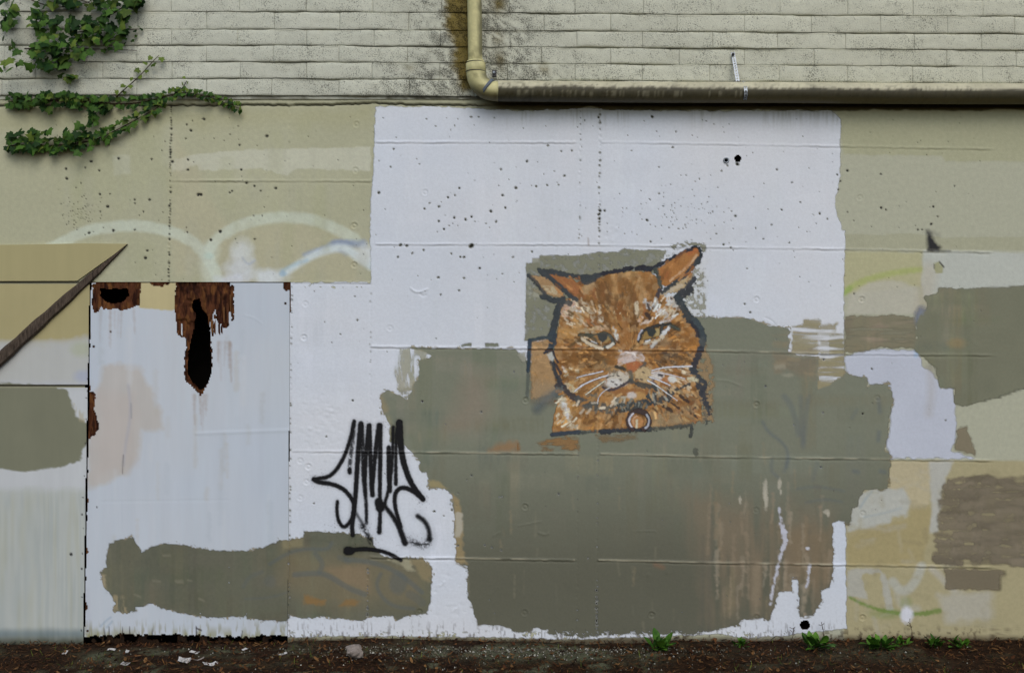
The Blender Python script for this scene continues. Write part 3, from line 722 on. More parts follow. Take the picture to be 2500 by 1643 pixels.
GBl = [(262, 1356), (270, 1327), (283, 1320), (326, 1311), (347, 1347), (375, 1334), (395, 1328), (411, 1326), (440, 1328), (465, 1333), (495, 1340), (541, 1344), (610, 1344), (651, 1333), (687, 1318), (705, 1317), (741, 1312), (742, 1297), (787, 1298), (853, 1302), (876, 1302), (884, 1311), (907, 1312), (912, 1332), (930, 1354), (956, 1362), (1031, 1362), (1056, 1388), (1053, 1426), (1051, 1464), (1043, 1497), (993, 1502), (970, 1514), (957, 1502), (902, 1505), (884, 1514), (826, 1509), (781, 1504), (738, 1510), (712, 1502), (700, 1515), (692, 1515), (605, 1509), (603, 1496), (595, 1504), (503, 1505), (462, 1499), (431, 1491), (393, 1481), (372, 1471), (349, 1478), (334, 1481), (334, 1490), (309, 1495), (275, 1490), (283, 1473), (270, 1448), (255, 1432), (252, 1409), (246, 1396), (262, 1384)]
gb = cv.layer()
cv.poly(gb, GBl, A(142, 132, 108), .75, 4, 7, 9, tex=dry(.48, .62, 6, 3), var=.08)
cv.poly(gb, GBl, A(88, 89, 75), .98, 2.8, 2.5, 8, var=.04, vs=80)
def ghosts(L):
    B = A(82, 88, 86); T = A(118, 106, 80)
    cv.poly(L, [(690, 1335), (940, 1365), (1040, 1400), (1030, 1480), (760, 1480), (680, 1420)], T, .45, 50, 10, 40)
    cv.poly(L, [(795, 1388), (900, 1378), (905, 1450), (830, 1420)], A(126, 108, 84), .5, 20, 5, 20)
    for p, w, a in (([(660, 1375), (700, 1350), (745, 1338), (800, 1342), (810, 1325)], 9, .6), ([(720, 1402), (770, 1398), (800, 1402), (850, 1435), (890, 1450)], 13, .6), ([(780, 1395), (790, 1375), (770, 1350)], 12, .5), ([(845, 1365), (900, 1370), (950, 1385), (990, 1410), (1030, 1445)], 12, .6),
                    ([(930, 1400), (918, 1425), (930, 1455), (960, 1480), (1010, 1485)], 9, .55), ([(1000, 1450), (1020, 1460), (1030, 1470)], 20, .4), ([(595, 1430), (610, 1405), (640, 1395)], 10, .4), ([(600, 1460), (660, 1458), (700, 1445)], 6, .4), ([(830, 1360), (850, 1370)], 14, .4)):
        cv.stroke(L, p, w, B, a, 5)
    cv.blob(L, 972, 1422, 22, 28, B, .55, .4, .1)
    cv.blob(L, 660, 1418, 14, 14, B, .35, .6, .1)
    O = A(122, 96, 58)
    cv.poly(L, [(742, 1450), (755, 1455), (775, 1460), (798, 1462), (790, 1475), (742, 1474)], O, .85, 7, 3, 8)
    cv.poly(L, [(828, 1478), (845, 1462), (878, 1466), (868, 1480)], O, .8, 7, 3, 8)
    for x, y in ((375, 1416), (430, 1417), (460, 1415), (400, 1355), (432, 1420), (487, 1460), (330, 1450)):
        cv.stroke(L, [(x, y), (x + random.uniform(8, 22), y + random.uniform(-2, 8))], 4, A(128, 124, 106), .4, 5)
    cv.poly(L, [(275, 1452), (300, 1455), (310, 1494), (275, 1490)], A(140, 128, 100), .75, 8, 4, 8, tex=vstreak(.3, .6, 4, 30))
    cv.poly(L, [(248, 1400), (258, 1402), (262, 1436), (252, 1430)], A(150, 138, 112), .7, 5, 3, 6)
    cv.poly(L, [(948, 1366), (1000, 1364), (1012, 1392), (990, 1390)], A(150, 146, 122), .75, 9, 5, 9)
    cv.poly(L, [(1000, 1364), (1034, 1363), (1056, 1388), (1050, 1420), (1036, 1420)], A(130, 118, 88), .7, 9, 4, 9)
    cv.poly(L, [(688, 1318), (742, 1312), (742, 1332), (690, 1340)], A(128, 120, 90), .6, 9, 3, 9)
rollers(gb, 250, 1050, 1310, 1510, 60, 5)
tone(gb, [ghosts])
pierce(gb)
tag(sheet("grey_paint", cv, H, 0.0012, gb, M_PAINT, wall, X > 702), "low grey-green patch with faint fish-like marks and two orange spots")

gc = cv.layer()
cv.poly(gc, [(2062, 772), (2180, 770), (2235, 775), (2240, 850), (2150, 847), (2110, 858), (2062, 860)], A(116, 112, 92), .95, 4, 3, 12, tex=lambda X, Y: .55 + .6 * hstreak(.3, .6, 80, 8)(X, Y))
cv.poly(gc, [(2110, 800), (2230, 785), (2225, 830), (2100, 830)], A(142, 128, 112), .6, 16, 5, 20, tex=hstreak(.4, .65, 60, 8))
cv.blob(gc, 2250, 775, 16, 24, A(112, 118, 128), .9, .9)
cv.poly(gc, [(2259, 723), (2290, 715), (2295, 706), (2325, 703), (2335, 706), (2700, 690), (2760, 860), (2560, 930), (2420, 975), (2360, 990), (2333, 988), (2330, 949), (2295, 944), (2290, 925), (2287, 903), (2259, 875), (2235, 858), (2238, 790), (2262, 750)], A(107, 108, 90), .97, 4, 4, 12, var=.05)
cv.blob(gc, 2335, 838, 22, 12, A(132, 116, 84), .6, .9)
cv.poly(gc, [(2336, 1050), (2360, 1040), (2380, 1110), (2330, 1100)], A(120, 112, 92), .9, 6, 4, 12)
rollers(gc, 2060, 2400, 700, 1000, 40, 8)
pierce(gc)
tag(sheet("grey_paint", cv, H, 0.0013, gc, M_PAINT, wall), "stepped grey-green patch at the right edge of the wall")
gd = cv.layer()
rgd = random.Random(12)
for y in range(1172, 1376, 9):
    xa = np.interp(y, [1170, 1220, 1300, 1376], [2318, 2302, 2292, 2286])
    for x in range(int(xa), 2520 + int(40 * math.sin(y)), 46):
        cv.stroke(gd, [(x + rgd.uniform(-6, 10), y + rgd.uniform(-5, 5)), (x + rgd.uniform(20, 34), y + rgd.uniform(-5, 5)), (x + rgd.uniform(44, 66), y + rgd.uniform(-6, 6))], rgd.uniform(9, 20), A(108, 100, 84) * rgd.uniform(.82, 1.3), rgd.uniform(.25, .8), 6, 2, 7)
cv.poly(gd, [(2306, 1388), (2450, 1392), (2440, 1440), (2308, 1436)], A(110, 102, 84), .85, 6, 3, 12)
tag(sheet("grey_paint", cv, H, 0.0013, gd, M_PAINT, wall), "streaky brown-grey patch low at the right edge of the wall")

ge = cv.layer()
def c2(p): return (1260 + p[0] / 2.896, 580 + p[1] / 2.896)
def C2(*pts): return [c2(p) for p in pts]
cv.poly(ge, C2((72, 180), (160, 175), (165, 128), (300, 126), (440, 128), (590, 103), (720, 105), (770, 78), (870, 92), (980, 88), (1060, 98), (1020, 170), (1010, 240), (700, 400), (330, 700), (240, 700), (60, 730), (68, 560)), A(116, 117, 100), .97, 2.6, 1.5, 8, var=.05, vs=30, tex=lambda X, Y: .62 + .5 * dry(.3, .55, 9, 3)(X, Y))
cv.poly(ge, C2((115, 147), (165, 147), (165, 176), (115, 180)), A(140, 140, 125), .8, 3)
cv.poly(ge, C2((1180, 330), (1260, 230), (1330, 225), (1340, 560), (1230, 575), (1190, 480)), A(140, 140, 125), .75, 6, 4, 8, tex=dry(.42, .62, 7, 5))
cv.poly(ge, C2((1090, 60), (1180, 40), (1200, 25), (1330, 40), (1345, 70), (1320, 120), (1290, 60), (1200, 55), (1110, 95)), A(120, 120, 104), .85, 4, 4, 7, tex=dry(.35, .55, 6, 6))
cv.poly(ge, C2((1000, 95), (1080, 90), (1120, 110), (1000, 190)), A(140, 140, 125), .5, 5, 4, 6, tex=dry(.4, .6, 5, 6))
cv.poly(ge, C2((80, 330), (180, 380), (210, 420), (120, 440), (80, 420)), A(160, 160, 145), .5, 8, 4, 8, tex=dry(.4, .6, 6, 2))
cv.poly(ge, C2((10, 830), (72, 800), (72, 890), (40, 880)), A(150, 150, 136), .7, 5, 3, 7)
pierce(ge)
tag(sheet("grey_paint", cv, H, 0.0014, ge, M_PAINT, wall), "grey-green square painted behind the cat's head")
#PART3
# ---------------------------------------------------------------- the cat mural (drawn in local units, 2.896 per wall unit)
def interpH(c):
    fx = np.interp(c.xs, xs, np.arange(len(xs))); fy = np.interp(c.ys, ys, np.arange(len(ys)))
    i = np.clip(np.floor(fx).astype(int), 0, len(xs) - 2); j = np.clip(np.floor(fy).astype(int), 0, len(ys) - 2)
    u = (fx - i)[None, :]; v = (fy - j)[:, None]
    def g(F): return (F[j][:, i] * (1 - u) + F[j][:, i + 1] * u) * (1 - v) + (F[j + 1][:, i] * (1 - u) + F[j + 1][:, i + 1] * u) * v
    return g
F_ = 2.896
kc = Canvas(np.arange(1262, 1752, 1.5), np.arange(584, 1118, 1.5))
gH = interpH(kc)
Hc = gH(H); Pc = gH(pitmask)
cat = kc.layer()
def ps(L, pts, w, col, a=1.0, soft=2.2, jit=0.9, js=4.0, **k):
    w = [q / F_ for q in w] if hasattr(w, '__len__') else w / F_
    kc.stroke(L, C2(*pts), w, col, a, soft, jit, js, **k)
def pp(L, pts, col, a=1.0, soft=2.5, jit=1.5, js=6.0, **k):
    kc.poly(L, C2(*pts), col, a, soft, jit, js, **k)
def pb(L, x, y, rx, ry, col, a=1.0, soft=.4, jit=.25, js=4.0, **k):
    q = c2((x, y)); kc.blob(L, q[0], q[1], rx / F_, ry / F_, col, a, soft, jit, js, **k)

OR = A(146, 100, 48); BR = A(112, 74, 36); RU = A(146, 92, 50); TAN = A(172, 132, 84); CRM = A(194, 178, 150); WH = A(205, 200, 198); PK = A(182, 150, 130)
DK = A(62, 67, 70); DB = A(50, 60, 70); INK = A(46, 46, 54); GG = A(92, 96, 86)
# orange ground around the head
pp(cat, [(105, 735), (240, 718), (235, 800), (255, 900), (285, 1000), (300, 1060), (230, 1110), (110, 1140), (105, 940)], A(160, 126, 84), .92, 7, 3, 10, var=.1, vs=14)
pp(cat, [(120, 1000), (290, 1040), (260, 1180), (110, 1160)], A(132, 116, 92), .5, 16)
pp(cat, [(1285, 690), (1330, 700), (1345, 800), (1390, 900), (1400, 1100), (1385, 1300), (1300, 1300), (1230, 950)], A(150, 124, 88), .8, 8, 4, 10, tex=dry(.25, .5, 9, 2))
pp(cat, [(150, 1450), (260, 1420), (440, 1405), (440, 1500), (190, 1500)], A(138, 104, 62), .85, 9, 5, 12, tex=hstreak(.25, .55, 30, 6))
pp(cat, [(560, 1400), (860, 1390), (850, 1430), (600, 1440)], A(132, 106, 70), .55, 9, 5, 12, tex=hstreak(.25, .55, 30, 6))
pp(cat, [(0, 1460), (20, 1450), (20, 1500), (0, 1500)], A(140, 100, 56), .7, 8)
ps(cat, [(270, 1100), (200, 1150), (150, 1210)], 60, A(96, 104, 106), .55, 18)
# head, ears, chest
HEAD = [(330, 440), (312, 560), (290, 690), (270, 780), (265, 860), (290, 960), (330, 1060), (380, 1110), (300, 1150), (270, 1250), (255, 1375), (440, 1360), (750, 1352), (960, 1340), (1190, 1322), (1315, 1290), (1312, 1190), (1285, 1080), (1240, 960), (1250, 870), (1290, 760), (1275, 650), (1230, 560), (1180, 480), (1130, 420), (1050, 420), (1012, 330), (980, 260), (850, 236), (650, 258), (560, 300), (480, 330), (430, 420)]
pp(cat, HEAD, OR, 1, 2.5, 2, 8, var=.18, vs=12)
hm = kc.layer(); pp(hm, HEAD, (1, 1, 1), 1, 2.5, 2, 8, var=0); hm = hm[..., 3]
th_ = np.arctan2(kc.Y - c2((815, 820))[1], kc.X - c2((815, 820))[0]); rr_ = np.hypot(kc.X - c2((815, 820))[0], kc.Y - c2((815, 820))[1])
fl_ = fbm(th_ * 70, rr_, 9, 3, 3, 34)            # streaks that run outward like fur
bl_ = fbm(kc.X, kc.Y, 34, 3, 5)
kc.blend(cat, full, hm * sstep(.50, .72, bl_ * .55 + fl_ * .45) * .80, A(172, 134, 82), 0)
kc.blend(cat, full, hm * (1 - sstep(.30, .47, bl_ * .5 + fl_ * .5)) * .88, A(98, 66, 32), 0)
cat[..., :3] *= 1 + hm[..., None] * 1.0 * (fbm(th_ * 70, rr_, 4, 2, 6, 13)[..., None] - .5)
pp(cat, [(1000, 1240), (1260, 1180), (1250, 1320), (960, 1345)], A(128, 116, 92), .6, 18)
pp(cat, [(200, 240), (262, 262), (405, 298), (470, 350), (490, 430), (430, 440), (330, 350)], RU, 1, 2.5, 1.5, var=.2, vs=9)
pp(cat, [(95, 265), (215, 280), (335, 395), (325, 432), (200, 398), (150, 330)], A(158, 124, 84), .95, 3, 2, var=.2, vs=8)
pp(cat, [(185, 340), (260, 345), (310, 405), (215, 392)], A(176, 160, 128), .85, 4, 2, var=.15, vs=6, tex=dry(.2, .5, 5, 2))
ps(cat, [(130, 370), (185, 395)], 26, A(150, 140, 115), .6, 4)
pp(cat, [(995, 225), (1090, 160), (1195, 104), (1280, 66), (1300, 112), (1285, 165), (1210, 235), (1135, 300), (1050, 350), (1010, 310)], A(156, 103, 48), 1, 2.5, 1.5, var=.14, vs=12)
pp(cat, [(1025, 225), (1090, 235), (1080, 300), (1030, 290)], A(142, 82, 36), .8, 10)
ps(cat, [(1225, 105), (1270, 90)], 40, A(158, 82, 40), .6, 8)
ps(cat, [(1278, 128), (1235, 180), (1150, 255), (1090, 305)], (20, 12), A(188, 150, 112), .9, 3, 1.5)
pp(cat, [(1085, 345), (1190, 285), (1255, 238), (1240, 295), (1180, 375), (1095, 395)], A(170, 146, 108), .95, 3, 3, 5, var=.25, vs=5)
ps(cat, [(1030, 400), (1100, 365), (1170, 340)], 30, A(175, 160, 138), .8, 4, 3)
# fur: many short dabs that fan out from the nose
def fur(L, n, reg, cols, ln, wd, a=(.5, .95), seed=0, spread=.35, centre=(815, 820)):
    rg = random.Random(seed)
    from_ = reg
    for _ in range(n):
        x = rg.uniform(from_[0], from_[2]); y = rg.uniform(from_[1], from_[3])
        th = math.atan2(y - centre[1], x - centre[0]) + rg.gauss(0, spread)
        l = rg.uniform(*ln) / 2
        p = [(x - l * math.cos(th), y - l * math.sin(th)), (x, y), (x + l * math.cos(th + .15), y + l * math.sin(th + .15))]
        ps(L, p, rg.uniform(*wd) * 1.35, cols[rg.randrange(len(cols))] * rg.uniform(.62, 1.3), rg.uniform(*a), 2.0, .8, 3, smooth=0, var=0)
fur(cat, 90, (300, 450, 620, 800), [OR, TAN, A(162, 116, 56), RU, CRM], (25, 60), (8, 20), seed=1)
fur(cat, 110, (560, 280, 1000, 640), [OR, BR, A(160, 112, 56), A(146, 100, 44), TAN], (40, 110), (14, 30), seed=2, spread=.2)
fur(cat, 60, (300, 790, 640, 930), [BR, A(132, 84, 34), OR, A(160, 110, 46)], (25, 60), (10, 24), seed=3)
fur(cat, 90, (950, 560, 1270, 900), [OR, BR, A(150, 98, 38), A(164, 110, 44)], (30, 80), (10, 24), seed=4)
fur(cat, 80, (300, 920, 620, 1110), [OR, A(150, 102, 44), BR, TAN], (25, 60), (8, 20), seed=5)
fur(cat, 60, (980, 920, 1230, 1080), [OR, RU, TAN, CRM], (25, 55), (8, 18), seed=6)
fur(cat, 80, (280, 1150, 760, 1350), [OR, A(160, 114, 52), BR, TAN], (25, 70), (8, 22), seed=7)
fur(cat, 70, (930, 1080, 1300, 1300), [OR, A(168, 122, 62), RU, TAN, A(136, 116, 84)], (25, 70), (8, 22), seed=8)
fur(cat, 40, (440, 330, 620, 480), [RU, OR, BR, A(140, 92, 44)], (25, 60), (8, 20), seed=9)
# forehead and cheeks, larger tones
ps(cat, [(600, 330), (590, 420), (600, 520), (640, 610)], (50, 60), A(112, 74, 34), .8, 8, 3, 9)
ps(cat, [(640, 340), (660, 420), (640, 470)], 40, A(104, 72, 40), .55, 10, 3)
ps(cat, [(760, 330), (790, 380), (770, 470), (730, 530)], (90, 50), A(120, 80, 34), .75, 10, 3, 9)
ps(cat, [(735, 480), (735, 560)], 60, A(122, 72, 30), .75, 8, 3)
ps(cat, [(760, 570), (780, 680), (775, 770)], 60, A(140, 92, 42), .7, 9, 3)
ps(cat, [(880, 300), (900, 380), (880, 450)], 26, A(170, 132, 84), .6, 8)
ps(cat, [(690, 290), (700, 370), (690, 440)], 34, A(166, 126, 76), .6, 9)
ps(cat, [(540, 330), (510, 370), (480, 380)], 50, A(176, 146, 104), .75, 7, 3)
ps(cat, [(960, 320), (970, 390)], 60, A(136, 92, 42), .6, 10)
pp(cat, [(720, 400), (760, 395), (740, 440), (710, 450)], A(84, 76, 60), .5, 8)
for p in [(715, 440), (750, 385), (770, 350), (690, 520), (830, 500), (640, 400)]:
    ps(cat, [p, (p[0] + 8, p[1] + 40)], 9, A(84, 66, 44), .6, 3)
pp(cat, [(300, 800), (480, 780), (660, 800), (700, 900), (560, 930), (330, 890)], A(116, 76, 30), .7, 16, 5, 12)
pp(cat, [(300, 640), (430, 640), (440, 720), (330, 760), (295, 700)], A(168, 122, 60), .6, 10, 4, 10)
pp(cat, [(560, 840), (650, 860), (640, 930), (540, 920)], A(98, 84, 56), .45, 14, 5, 9)
pp(cat, [(1020, 820), (1160, 830), (1150, 890), (1030, 880)], A(84, 76, 62), .6, 14, 6, 9)
pp(cat, [(1010, 720), (1100, 720), (1090, 770), (980, 780)], A(120, 104, 80), .55, 10, 4)
pp(cat, [(1180, 640), (1260, 680), (1270, 740), (1120, 760)], A(140, 90, 36), .6, 12, 4)
# pale fur
for p, w, c in (([(340, 480), (380, 500), (420, 480)], 50, PK), ([(360, 545), (340, 530)], 44, A(188, 158, 138)), ([(440, 470), (500, 505)], 34, CRM), ([(405, 500), (450, 520)], 22, WH), ([(460, 440), (510, 490)], 14, CRM),
                ([(580, 520), (600, 600)], 20, A(192, 180, 160)), ([(585, 450), (600, 560)], 10, CRM), ([(570, 640), (640, 630)], 40, A(180, 150, 118)), ([(440, 665), (560, 640)], 16, A(182, 156, 116)),
                ([(1080, 430), (1120, 450), (1140, 480)], 52, WH), ([(1080, 470), (1120, 480)], 30, A(214, 210, 208)), ([(980, 480), (1010, 520), (1060, 540)], 40, WH), ([(1070, 510), (1110, 530)], 34, CRM), ([(1000, 545), (1050, 555)], 22, CRM),
                ([(915, 450), (945, 500)], 28, WH), ([(850, 470), (858, 550)], 24, CRM), ([(870, 590), (890, 560)], 14, A(200, 170, 150)), ([(905, 540), (900, 480)], 12, RU), ([(1025, 605), (1080, 590)], 18, WH), ([(880, 610), (920, 600), (940, 590)], 18, A(200, 180, 165)),
                ([(690, 650), (705, 690), (712, 730)], 26, A(200, 197, 190)), ([(330, 920), (345, 950)], 18, A(205, 185, 170)), ([(360, 1040), (400, 1070)], 40, CRM), ([(380, 1030), (420, 1080)], 26, A(196, 182, 140)),
                ([(330, 1150), (340, 1190), (360, 1260)], (60, 54), CRM), ([(340, 1170), (370, 1270)], 30, WH), ([(390, 1330), (430, 1345)], 34, CRM), ([(1230, 1000), (1270, 1000)], 40, A(188, 180, 150)), ([(1180, 1120), (1250, 1110)], 12, CRM)):
    ps(cat, p, w, c, .95, 4, 3.5, 6, var=.15, vs=6, tex=lambda X, Y: .5 + .9 * dry(.3, .55, 4, 3)(X, Y))
for _ in range(26):
    x, y = random.choice([(470, 860), (520, 560), (380, 620), (1090, 500), (1150, 880), (400, 1250), (690, 500)]); x += random.gauss(0, 50); y += random.gauss(0, 30)
    ps(cat, [(x, y), (x + random.uniform(-10, 10), y + random.uniform(8, 22))], random.uniform(3, 7), A(205, 180, 140), .75, 1.6, smooth=0, var=0)
fur(cat, 70, (320, 470, 1200, 780), [A(92, 60, 28), A(104, 70, 34), A(88, 70, 40)], (18, 50), (7, 15), (.6, .95), 21, .2)
fur(cat, 70, (320, 470, 1240, 900), [A(186, 142, 84), A(178, 128, 62)], (14, 40), (4, 10), (.6, .95), 22, .2)
fur(cat, 30, (330, 450, 560, 620), [A(198, 182, 156), A(190, 168, 140)], (14, 40), (5, 11), (.7, .98), 23, .2)
fur(cat, 34, (950, 430, 1180, 580), [A(204, 198, 192), A(196, 176, 150)], (14, 40), (6, 12), (.7, .98), 24, .2)
fur(cat, 26, (290, 1140, 430, 1340), [A(200, 190, 168), A(186, 140, 76)], (16, 44), (6, 14), (.7, .98), 25, .3)
fur(cat, 20, (330, 920, 470, 1090), [A(196, 180, 148), A(182, 140, 80)], (14, 34), (5, 11), (.7, .98), 26, .3)
fur(cat, 46, (960, 1080, 1290, 1290), [A(196, 160, 104), A(84, 62, 44), A(176, 116, 50)], (16, 50), (5, 12), (.6, .95), 27, .3)
fur(cat, 40, (420, 780, 620, 920), [A(92, 62, 30), A(176, 126, 62)], (14, 40), (5, 12), (.6, .95), 28, .5)
fur(cat, 40, (1000, 780, 1250, 930), [A(92, 62, 30), A(172, 120, 56), A(74, 62, 48)], (14, 44), (6, 13), (.6, .95), 29, .5)
mot = fbm(kc.X, kc.Y, 16, 4, 2); al_ = cat[..., 3].copy()
kc.blend(cat, full, hm * sstep(.52, .64, mot) * .30, A(104, 72, 34), 0)
kc.blend(cat, full, hm * sstep(.54, .66, fbm(kc.X, kc.Y, 13, 4, 7)) * .28, A(176, 146, 104), 0)
for p, w, c in (([(570, 310), (580, 400), (600, 470)], 26, A(100, 68, 34)), ([(650, 330), (662, 420), (650, 500)], 22, A(94, 66, 36)), ([(800, 330), (822, 400), (800, 470)], 24, A(104, 72, 34)), ([(930, 340), (955, 420)], 26, A(108, 74, 36)), ([(705, 420), (700, 500)], 20, A(100, 70, 36)), ([(640, 540), (670, 610)], 24, A(106, 70, 32)), ([(560, 800), (600, 860)], 40, A(100, 72, 38)), ([(340, 840), (420, 880)], 34, A(110, 74, 32)), ([(1130, 850), (1220, 870)], 30, A(104, 72, 36)), ([(1160, 700), (1240, 730)], 30, A(112, 74, 32))):
    ps(cat, p, w, c, .6, 5, 3, 7)
cat[..., 3] = np.minimum(cat[..., 3], al_)
# nose and muzzle
pp(cat, [(735, 815), (770, 800), (880, 808), (908, 850), (905, 880), (850, 872), (780, 890), (715, 898)], A(186, 170, 164), .95, 3, 2, 6, var=.12, vs=6)
ps(cat, [(830, 830), (820, 850), (845, 865)], 5, A(110, 90, 80), .6, 2)
pp(cat, [(775, 890), (850, 872), (905, 890), (880, 910), (820, 960), (785, 930)], A(160, 94, 52), 1, 3, 1.5, var=.15, vs=6)
ps(cat, [(706, 914), (740, 918), (768, 932)], 24, A(52, 52, 46), .95, 3)
ps(cat, [(880, 915), (905, 905), (912, 888)], 20, A(84, 80, 72), .9, 4)
ps(cat, [(808, 950), (818, 990), (808, 1010)], 30, A(82, 84, 76), .85, 5)
pb(cat, 720, 1000, 80, 56, A(182, 172, 156), .95, .3, .25, var=.18, vs=5)
pb(cat, 690, 1030, 60, 34, A(190, 186, 182), .85, .4, .3, var=.15, vs=5)
pb(cat, 905, 970, 68, 52, A(176, 152, 112), .95, .3, .25, var=.2, vs=5)
pb(cat, 1000, 975, 46, 34, A(196, 190, 186), .8, .4, .3, var=.2, vs=5)
for x, y in [(675, 1015), (715, 975), (730, 1000), (700, 1035), (850, 998), (895, 950), (935, 985), (760, 1030), (740, 1040), (880, 1000), (965, 1000)]:
    ps(cat, [(x, y), (x + 12, y + 5)], 10, A(70, 58, 56), .85, 2, smooth=0)
pp(cat, [(660, 1080), (800, 1070), (950, 1075), (945, 1110), (850, 1110), (700, 1110)], A(138, 92, 48), .95, 5, 3, var=.15)
pp(cat, [(790, 1095), (900, 1090), (930, 1130), (860, 1160), (790, 1150)], A(168, 128, 72), .9, 5, 3)
pb(cat, 818, 1115, 34, 24, A(188, 178, 172), .9, .5, .3)
pp(cat, [(690, 1130), (780, 1120), (760, 1180), (690, 1200)], A(172, 164, 144), .9, 4, 3, var=.2, vs=5)
ps(cat, [(700, 1140), (750, 1180)], 22, A(86, 92, 90), .7, 4)
pp(cat, [(585, 1110), (680, 1120), (690, 1170), (590, 1150)], A(164, 116, 60), .8, 5, 3)
pb(cat, 1105, 1000, 30, 26, A(206, 200, 192), .9, .4, .25)
pp(cat, [(1000, 950), (1040, 955), (1035, 985), (1005, 980)], A(44, 40, 44), .9, 3, 1.5)
ps(cat, [(1060, 985), (1065, 1015)], 16, A(165, 110, 70), .9, 3)
ps(cat, [(960, 1020), (985, 1035)], 18, A(80, 72, 92), .8, 4)
ps(cat, [(600, 1030), (640, 1060)], 30, A(84, 86, 84), .6, 7)
# dark outline, brushed in short pulls
def dk(pts, w, a=.96, c=DK, jit=2.2):
    w = [q * 1.15 for q in w] if hasattr(w, '__len__') else w * 1.15
    ps(cat, pts, w, c * .82, a, 2.4, jit, 5, var=.25, vs=6)
dk([(190, 240), (255, 242), (330, 258), (450, 285), (520, 278), (592, 264)], (30, 30))
dk([(165, 235), (250, 295), (330, 365), (425, 440)], (30, 28))
dk([(90, 268), (130, 298), (165, 350), (200, 392)], (26, 20), .85)
dk([(190, 415), (262, 445), (340, 452), (385, 465)], (36, 30), .9)
dk([(468, 285), (480, 325), (520, 312), (560, 285)], 34, .92)
dk([(600, 258), (640, 250)], 24, .95, INK); dk([(660, 248), (740, 235), (815, 218)], 26, .95, INK)
dk([(858, 222), (900, 215), (945, 225)], 32, .97, INK)
dk([(930, 228), (1000, 198), (1150, 122), (1270, 66)], (26, 15), .97, A(44, 48, 56))
dk([(1272, 62), (1300, 90), (1308, 130), (1285, 175)], (14, 30), .97, A(42, 50, 54))
dk([(1292, 150), (1225, 240), (1150, 300), (1080, 352), (1030, 390)], (30, 20), .95, A(56, 62, 66))
dk([(985, 225), (1005, 275), (1015, 330), (1035, 360)], (24, 18), .9, A(72, 78, 72))
dk([(1015, 370), (1000, 410)], 26, .9, A(62, 62, 70))
dk([(1260, 290), (1200, 350), (1140, 410)], (24, 34), .9, A(64, 66, 72), 5)
dk([(1230, 370), (1170, 400), (1140, 440)], 40, .85, A(60, 62, 66), 5)
dk([(1140, 420), (1180, 490), (1215, 560), (1270, 625)], 46, .95, A(54, 62, 66), 4)
dk([(1260, 590), (1310, 660), (1325, 730), (1300, 800)], (50, 34), .92, A(66, 76, 80), 2)
dk([(1240, 600), (1275, 650), (1285, 690)], 26, .9, INK)
dk([(1300, 790), (1290, 840), (1262, 890), (1240, 935)], (40, 34), .95, A(52, 54, 62), 3)
dk([(1240, 930), (1285, 975), (1345, 1045)], (34, 30), .95, A(58, 64, 70), 4)
dk([(1300, 1050), (1330, 1130), (1345, 1190), (1365, 1240)], (46, 26), .95, A(54, 58, 66), 5)
dk([(1340, 1200), (1335, 1270), (1350, 1310)], 18, .6, A(80, 86, 82), 5)
dk([(330, 440), (295, 500), (285, 570), (262, 640), (245, 700)], (44, 36), .95)
dk([(262, 690), (262, 750), (235, 790), (200, 815)], (56, 12), .95, A(56, 66, 74))
dk([(200, 815), (235, 800), (262, 800), (275, 850), (295, 880)], 13, .95, INK, 1)
dk([(245, 880), (275, 895), (300, 930), (315, 960)], 18, .9, INK, 1.5)
pp(cat, [(218, 828), (255, 808), (266, 850), (258, 880), (240, 868)], A(176, 176, 170), .85, 3)
dk([(258, 895), (290, 980), (325, 1050)], (22, 34), .92, A(56, 60, 66), 3)
dk([(290, 1050), (325, 1035), (350, 1085), (400, 1125), (450, 1155)], (34, 40), .93, A(58, 56, 60), 3)
dk([(280, 1100), (310, 1075)], 46, .6, A(100, 106, 104), 4)
pb(cat, 530, 1185, 66, 38, A(78, 80, 72), .8, .5, .3)
dk([(440, 1150), (500, 1180), (580, 1195), (640, 1205), (700, 1225)], 52, .85, A(84, 84, 80), 4)
dk([(745, 1205), (840, 1195), (920, 1180), (965, 1125), (975, 1060)], (58, 46), .95, A(62, 68, 68), 4)
dk([(950, 1140), (1020, 1150), (1095, 1110)], (66, 50), .92, A(60, 66, 68), 6)
dk([(1030, 1110), (1110, 1085), (1170, 1060), (1225, 1038)], (30, 12), .9, A(54, 58, 62), 3)
dk([(610, 1058), (660, 1082), (725, 1062), (805, 1010)], (16, 18), .95, A(66, 58, 66), 1.5)
dk([(800, 1005), (870, 1040), (950, 1055)], (26, 34), .9, A(72, 74, 70), 3)
dk([(345, 768), (420, 790), (500, 775), (560, 770)], 8, .6, A(84, 64, 44), 2)
dk([(1050, 820), (1120, 830)], 26, .5, A(64, 62, 58), 5)
dk([(620, 870), (640, 920), (700, 960)], 26, .5, A(84, 80, 64), 6)
dk([(620, 1330), (700, 1250), (730, 1220)], (6, 20), .7, A(82, 56, 34), 2)
for p, w in (([(1160, 1118), (1218, 1162)], 20), ([(1040, 1190), (1100, 1222)], 22), ([(1100, 1170), (1150, 1205)], 14), ([(1255, 1250), (1280, 1275)], 12), ([(1250, 1210), (1270, 1200)], 10), ([(925, 470), (945, 510)], 14), ([(925, 540), (945, 570)], 26), ([(1095, 428), (1110, 440)], 12), ([(640, 990), (690, 975)], 10)):
    dk(p, w, .9, A(58, 46, 42), 1.5)
fur(cat, 34, (430, 1110, 740, 1230), [A(150, 104, 50), A(172, 132, 80), A(96, 92, 80), A(186, 172, 150)], (18, 44), (7, 15), (.6, .95), 41, .5)
